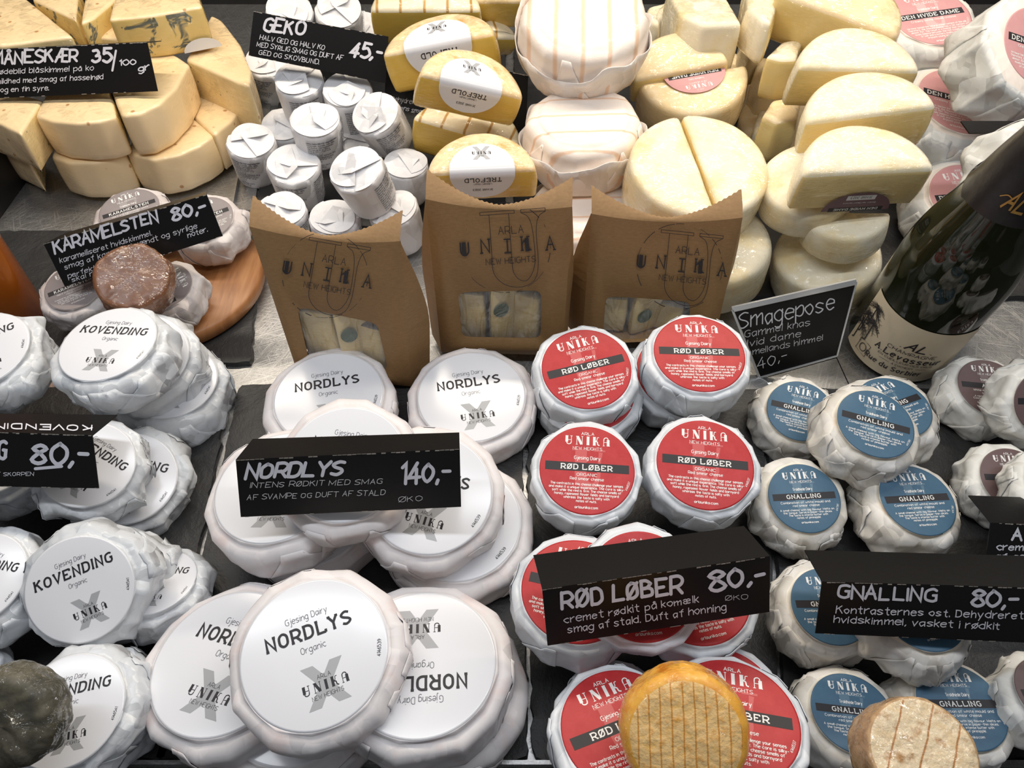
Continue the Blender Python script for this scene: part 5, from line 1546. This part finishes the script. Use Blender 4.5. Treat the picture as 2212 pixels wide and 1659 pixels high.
for a, b2, th_ in ((X[0], X[1], .0045), (X[1], X[2], .0012), (X[0], X[3], .0018), (X[3], X[2], .001)):
    ax = (b2 - a) / np.linalg.norm(b2 - a); sd = np.cross(ax, n) * th_ / 2
    q = np.array([a - sd, a + sd, b2 + sd, b2 - sd])
    slab_quad(mb, q + n * .0014, n, .003)
chm('frame', mb, [MAT['acrylic_edge']])
mb = MB()
fb = np.array([X[3] + np.array([0, -.001, -.001]), X[2] + np.array([0, -.001, -.001]), X[2] + np.array([.01, -.05, -.012]), X[3] + np.array([.01, -.05, -.002])])
slab_quad(mb, fb, np.array([0, 0, 1.0]), .0015)
chm('foot', mb, [MAT['acrylic']])

# ------------------------------------------------------------------ kraft paper bags with a window
def bag(key, label, win, stamp, outs, seed):
    X = np.array(QUAD[key]); TL, TR, BR, BL = X
    fnp, n = plane_fn(X, 0.0)
    back = -n; back = back - np.array([0, 0, back[2]]); back /= np.linalg.norm(back)
    base = np.array([(BL[0] + BR[0]) / 2, (BL[1] + BR[1]) / 2 + .025, 0.0])
    root = thing('paper_bag', label, 'paper bag', Matrix.Translation(base), 'brown paper bags with a window')
    ch = lambda name, mb, mats, par=root, smooth=True: chm(name, mb, mats, par, smooth, base)
    down = (BL - TL + BR - TR) / 2; down /= np.linalg.norm(down)
    def sag(a): return .0045 * (1 - (2 * a - 1) ** 2)
    def top(a): return TL + (TR - TL) * a + down * sag(a) + n * .002 * math.sin(PI * a)
    Wc = [fnp(px, -py, 0.0) for px, py in win]         # TL TR BR BL
    m = 12; inner = []; outer = []
    for i in range(4):
        A, B = Wc[i], Wc[(i + 1) % 4]; OA, OB = X[i], X[(i + 1) % 4]
        for k in range(m):
            s = k / m
            inner.append(A + (B - A) * s)
            outer.append(top(s) if i == 0 else OA + (OB - OA) * s)
    inner = np.array(inner)
    for _ in range(2): inner = inner * .5 + (np.roll(inner, 1, 0) + np.roll(inner, -1, 0)) * .25
    outer = np.array(outer)
    mb = MB(); V = []; nr = 9; N = 4 * m
    for k in range(nr):
        q = k / (nr - 1)
        ring = inner + (outer - inner) * q
        bulge = .004 * math.sin(PI * q)
        V.append(ring + n * (bulge + .0))
    V = np.concatenate(V); V = V + n * (crumple(V, seed, .07) * .0012)[:, None] * np.repeat([1] * (nr - 1) + [0], N)[:, None]
    F = []
    for i in range(nr - 1):
        for j in range(N):
            k = (j + 1) % N
            F.append([i * N + j, i * N + k, (i + 1) * N + k, (i + 1) * N + j])
    mb.add(V, F)
    ch('front_panel', mb, [MAT['kraft']])
    mb = MB(); mb.add(inner - n * .0006, [list(range(N))])
    ch('window_film', mb, [MAT['film']], smooth=False)
    D = .042
    # side gussets, each with a sharp crease pushed outwards
    side = (TR - TL) / np.linalg.norm(TR - TL)
    for sg, T0, B0, out_ in ((-1, TL, BL, outs[0]), (1, TR, BR, outs[1])):
        rows = 14; V = []
        for i in range(rows + 1):
            q = i / rows
            f = T0 + (B0 - T0) * q
            dd = D * min(1, q * 1.5 + .03)
            o = side * sg * out_ * math.sin(min(1, q * 1.6) * PI / 2) * (1 - .35 * max(0, q - .5))
            V += [f, f + back * dd * .5 + o, f + back * dd - side * sg * .001]
        V = np.array(V)
        V[:, :] += (crumple(V, seed + 3, .05) * .0008)[:, None] * side * (np.arange(len(V)) % 3 == 1)[:, None]
        F = []
        for i in range(rows):
            for j in range(2):
                F.append([i * 3 + j, i * 3 + j + 1, (i + 1) * 3 + j + 1, (i + 1) * 3 + j])
        mb = MB(); mb.add(V, F); ch('side_panel', mb, [MAT['kraft']], smooth=False)
    V = []; rows = 12
    for i in range(rows + 1):
        q = i / rows
        for a in np.linspace(0, 1, 9):
            f = top(a) + ((BL + (BR - BL) * a) - top(a)) * q
            V.append(f + back * D * min(1, q * 1.5 + .03))
    F = [[i * 9 + j, i * 9 + j + 1, (i + 1) * 9 + j + 1, (i + 1) * 9 + j] for i in range(rows) for j in range(8)]
    mb = MB(); mb.add(np.array(V), F); ch('back_panel', mb, [MAT['kraft']])
    mb = MB(); mb.add(np.array([BL, BR, BR + back * D, BL + back * D]), [[0, 1, 2, 3]]); ch('bottom_panel', mb, [MAT['kraft']], smooth=False)
    # folded-over top lip with a zigzag edge
    V = []; m2 = 60
    for k in range(m2 + 1):
        a = k / m2; ln_ = .0035 + .017 * abs(2 * a - 1) ** 1.6
        b0 = top(a)
        V += [b0, b0 + back * ln_ * .35 + np.array([0, 0, 1]) * (.0012 + ln_ * .25), b0 + back * (ln_ * 1.0) + np.array([0, 0, 1]) * (ln_ * .62) + (.0007 if k % 2 else -.0007) * back]
    V = np.array(V)
    F = [[i * 3 + j, i * 3 + j + 1, (i + 1) * 3 + j + 1, (i + 1) * 3 + j] for i in range(m2) for j in range(2)]
    mb = MB(); mb.add(V, F); ch('top_lip', mb, [MAT['kraft']])
    # rubber stamp print
    cx, cy, R_, rot = stamp
    fs, _ = plane_fn(X, .0050)
    cr, sr = math.cos(rot), math.sin(rot)
    g = lambda x, y, z: fs(cx + (np.asarray(x) * cr - np.asarray(y) * sr) * R_, -cy + (np.asarray(x) * sr + np.asarray(y) * cr) * R_, z)
    mb = MB(); rng = np.random.RandomState(seed)
    a = 0.4
    while a < 2 * PI + .4:
        ln_ = rng.uniform(.05, .5)
        if rng.rand() < .62:
            th = np.linspace(a, a + ln_, 8); ribbon(mb, np.stack([np.cos(th), np.sin(th)], -1), rng.uniform(.006, .018), 0, 0, g)
        a += ln_ + rng.uniform(.02, .2)
    for i in range(90):
        t_ = rng.uniform(1.0, 3.2); q = rng.uniform(.93, 1.0) - .05 * rng.rand(); s_ = rng.uniform(.004, .012)
        x, y = q * math.cos(t_), q * math.sin(t_)
        mb.add(g(np.array([x, x + s_, x]), np.array([y, y, y + s_]), 0.0), [[0, 1, 2]], 0)
    bigU(mb, .18, -.05, 1.7, 1.45, g, 0, outline=.013)
    text(mb, 'ARLA', .15, .30, .17, g, 0, width=.55, weight=.09)
    for i, (ch_, x) in enumerate(zip('UNIKA', (-.88, -.42, .10, .48, 1.02))):
        text(mb, ch_, x, -.12 + (.03 if i % 2 else 0), .30, g, 0, width=.22 if ch_ != 'I' else .10, weight=.10, style='slab')
    for x in (-.96, .44):
        mb.add(g(np.array([x, x + .09, x + .09, x]), np.array([-.12, -.12, .18, .18]), 1e-5), [[0, 1, 2, 3]], 0)
    text(mb, 'NEW HEIGHTS', .10, -.36, .13, g, 0, width=1.1, weight=.10)
    ch('stamp_print', mb, [MAT['ink']], smooth=False)
    return root, X, n, back, Wc, base
BAGS = [
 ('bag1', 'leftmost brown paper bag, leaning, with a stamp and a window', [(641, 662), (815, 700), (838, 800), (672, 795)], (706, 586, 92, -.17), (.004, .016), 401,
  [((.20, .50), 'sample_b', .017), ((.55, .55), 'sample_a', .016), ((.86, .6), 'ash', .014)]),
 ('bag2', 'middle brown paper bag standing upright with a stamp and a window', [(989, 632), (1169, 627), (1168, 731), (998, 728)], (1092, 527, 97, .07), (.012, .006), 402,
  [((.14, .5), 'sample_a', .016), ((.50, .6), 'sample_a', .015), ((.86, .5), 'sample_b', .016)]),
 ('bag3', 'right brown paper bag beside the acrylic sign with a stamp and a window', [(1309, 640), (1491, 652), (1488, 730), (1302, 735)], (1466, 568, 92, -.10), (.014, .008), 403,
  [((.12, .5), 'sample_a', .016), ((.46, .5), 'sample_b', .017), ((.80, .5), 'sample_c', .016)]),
]
LBN = {('bag1', 0): 'pale cheese wedge seen through the window of the leftmost bag, left', ('bag1', 1): 'yellow cheese wedge seen through the window of the leftmost bag, middle', ('bag1', 2): 'dark rind cheese piece seen at the right of the leftmost bag window',
 ('bag2', 0): 'pale cheese piece at the left of the middle bag window', ('bag2', 1): 'yellowish cheese piece in the centre of the middle bag window', ('bag2', 2): 'golden rind cheese piece at the right of the middle bag window',
 ('bag3', 0): 'greenish pale cheese piece at the left of the right bag window', ('bag3', 1): 'yellow cheese wedge in the centre of the right bag window', ('bag3', 2): 'white mould cheese piece at the right of the right bag window'}
for key, lb, win, stamp, outs, seed, items in BAGS:
    rt, X, n, back, Wc, base = bag(key, lb, win, stamp, outs, seed)
    for i, ((a, dpt), mt, hw) in enumerate(items):
        P = Wc[3] + (Wc[2] - Wc[3]) * a + back * (.008 + hw * .9)
        topz = float((Wc[0] + (Wc[1] - Wc[0]) * a)[2]) + (-.004, .006, -.009)[i]
        O = np.array([[-hw, -hw * .9], [hw * .9, -hw * .7], [hw * .4, hw], [-hw * .6, hw * .9]])
        O, fl = resample(O, .003, 3, (0,))
        t_ = max(.03, topz - .006)
        pr = thing('sample_cheese', LBN[(key, i)], 'cheese', Matrix.Translation((P[0], P[1], .004)) @ Matrix.Rotation((-.25, .30, -.45)[i], 4, 'Z'), 'sample cheeses inside the paper bags')
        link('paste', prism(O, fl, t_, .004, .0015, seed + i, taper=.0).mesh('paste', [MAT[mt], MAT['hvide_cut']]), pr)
        if i == 1:
            mb = MB(); th = np.arange(20) * 2 * PI / 20
            V = np.stack([-.005 + .007 * np.cos(th), np.full(20, -hw * .86 - .0012), t_ - .028 + .008 * np.sin(th)], -1)
            mb.add(V, [list(range(20))]); link('sticker', mb.mesh('sticker', [MAT['green_print']], False), pr)

# ------------------------------------------------------------------ champagne bottle
BX, BY, BR_ = .3544, .4689, .0445
prof = [(0, .012), (.024, .006), (.035, .0), (.040, .001), (BR_, .006), (BR_, .100)]
pz = [(.0444, .112), (.0432, .126), (.0403, .143), (.0368, .157), (.0332, .170), (.0277, .195), (.0235, .215), (.0190, .233), (.0158, .252), (.0146, .270)]
prof += [tuple(q) for q in catmull(pz, 3).tolist()]
prof += [(.0143, .292), (.0170, .295), (.0170, .304), (.0143, .307), (.014, .322), (0, .325)]
root = thing('champagne_bottle', 'dark green champagne bottle with a cream label, at the right edge', 'bottle', Matrix.Translation((BX, BY, .001)) @ Matrix.Rotation(math.atan(.151), 4, 'X'))
link('glass', lathe(prof, 96).mesh('glass', [MAT['green_glass']]), root)
def rad_at(z):
    P = np.array([p for p in prof if p[0] > .01][4:])
    return np.interp(z, P[:, 1], P[:, 0])
A0 = math.atan2(-BY, -BX) 
def bot(x, y, z):
    x, y, z = np.broadcast_arrays(np.asarray(x, float), np.asarray(y, float), np.asarray(z, float))
    r = rad_at(y) + z; a = A0 + x / BR_
    return np.stack([r * np.cos(a), r * np.sin(a), y], -1)
mb = MB(); m = 60; V = []; xs = np.linspace(-1.0, 1.35, m) * BR_
rows = 12
for i in range(rows + 1):
    q = i / rows
    tz = .075 + 0 * xs
    V.append(np.stack([xs, .004 + (tz - .004) * q], -1))
V = np.concatenate(V)
F = [[i * m + j, i * m + j + 1, (i + 1) * m + j + 1, (i + 1) * m + j] for i in range(rows) for j in range(m - 1)]
mb.add(bot(V[:, 0], V[:, 1], .0005), F)
lab = link('label', mb.mesh('label', [MAT['cream_label']]), root)
mb = MB(); zt = .00058
bt = lambda x, y, z: bot(x, y, np.asarray(z) + .0009)
c0 = .012
text(mb, 'AL', c0, .0465, .0095, bt, 0, width=.017, weight=.16, slant=.35)
ribbon(mb, [(c0 - .012, .0465), (c0 + .014, .0465)], .0005, 0, 0, bt)
text(mb, 'CHAMPAGNE', c0, .0395, .0040, bt, 0, width=.040, weight=.12)
text(mb, 'A.Levasseur', c0, .0310, .0065, bt, 0, width=.056, weight=.17, style='slab')
text(mb, 'EN CUEILLEUR DES CRUS', c0, .0268, .0022, bt, 0, width=.046, weight=.14)
text(mb, 'A CUCHERY', c0, .0222, .0022, bt, 0, width=.018, weight=.14)
ribbon(mb, [(c0 - .020, .0232), (c0 - .011, .0232)], .0003, 0, 0, bt); ribbon(mb, [(c0 + .011, .0232), (c0 + .020, .0232)], .0003, 0, 0, bt)
text(mb, 'Rue du Sorbier', c0 - .006, .0140, .0055, bt, 0, width=.050, weight=.16, style='slab')
rng = np.random.RandomState(8)
for (px_, py_, sc_) in ((-.034, .060, .8), (-.038, .046, .95), (-.028, .046, .7), (-.040, .034, .9)):
    for i in range(16):
        a = rng.uniform(-.6, PI + .6); L_ = rng.uniform(.008, .017) * sc_
        P = [(px_ + L_ * q * math.cos(a), py_ + L_ * q * math.sin(a) - .007 * q * q) for q in np.linspace(0, 1, 6)]
        ribbon(mb, P, np.linspace(.0008, .0002, 6), 1e-6 * i, 0, bt)
        for q in (1, 2, 3, 4):
            for sg in (-1, 1):
                b2 = a + sg * .9
                ribbon(mb, [P[q], (P[q][0] + .0035 * math.cos(b2), P[q][1] + .0035 * math.sin(b2) - .001)], .0003, 1e-6 * i, 0, bt)
    ribbon(mb, [(px_, py_), (px_ + .001, py_ - .02), (px_ - .001, py_ - .022)], .0012, 0, 0, bt)
ribbon(mb, [(-.030, .010), (-.018, .010), (-.018, .025), (-.030, .025), (-.030, .010)], .0005, 0, 0, bt)
th = np.linspace(0, 2 * PI, 15); ribbon(mb, np.stack([-.024 + .0035 * np.cos(th), .0175 + .0045 * np.sin(th)], -1), .0008, 0, 0, bt)
link('lettering', mb.mesh('lettering', [MAT['ink']], False), lab)
# neck foil with gold monogram
mb = MB(); zz = np.linspace(.182, .300, 24); th = np.arange(64) * 2 * PI / 64
V = []
for z in zz:
    low = (.212 - z + .0)
    r = rad_at(z) + .0008
    V.append(np.stack([r * np.cos(th), r * np.sin(th), np.full(64, z) - (.012 * np.cos(th - A0 - .2) if z < .183 else 0)], -1))
V = np.concatenate(V)
F = [[i * 64 + j, i * 64 + (j + 1) % 64, (i + 1) * 64 + (j + 1) % 64, (i + 1) * 64 + j] for i in range(23) for j in range(64)]
mb.add(V, F)
foil = link('neck_foil', mb.mesh('neck_foil', [MAT['foil']]), root)
mb = MB(); bt2 = lambda x, y, z: bot(x, y, np.asarray(z) + .0016)
text(mb, 'AL', .006, .194, .013, bt2, 0, width=.022, weight=.16, slant=.35)
ribbon(mb, catmull([(-.012, .200), (-.006, .203), (.000, .202)]), .0008, 0, 0, bt2)
link('lettering', mb.mesh('lettering', [MAT['gold']], False), foil)

# ------------------------------------------------------------------ amber bottle at the left edge
p = deck_at(-15, 700)
prof2 = [(0, .004), (.036, 0), (.040, .004), (.041, .15), (.036, .19), (.016, .23), (.015, .28), (0, .282)]
root = thing('amber_bottle', 'amber glass bottle with a cream label at the left edge', 'bottle', Matrix.Translation((p.x + .006, p.y + .004, -.0005)))
link('glass', lathe(prof2, 72).mesh('glass', [MAT['amber']]), root)
mb = MB(); V = []; m = 40
for i in range(9):
    for t_ in np.linspace(-2.9, -1.15, m):
        V.append((.0416 * math.cos(t_), .0416 * math.sin(t_), .020 + .115 * i / 8))
F = [[i * m + j, i * m + j + 1, (i + 1) * m + j + 1, (i + 1) * m + j] for i in range(8) for j in range(m - 1)]
mb.add(np.array(V), F); link('label', mb.mesh('label', [MAT['cream_label']]), root)

# thin black card tip poking out beside the bottle neck
a = deck_at(2132, 293, .14); b2 = deck_at(2205, 298, .16)
mb = MB(); box_mb(mb, ((a.x + b2.x) / 2 + .02, a.y, .148), (.09, .020, .0012), 0, [[1, 0, 0], [0, .95, 0], [0, 0, 1]])
tag(link('card_tip', mb.mesh('card_tip', [MAT['card']], False)), 'edge of a black card poking out beside the champagne bottle neck', 'price card', None)
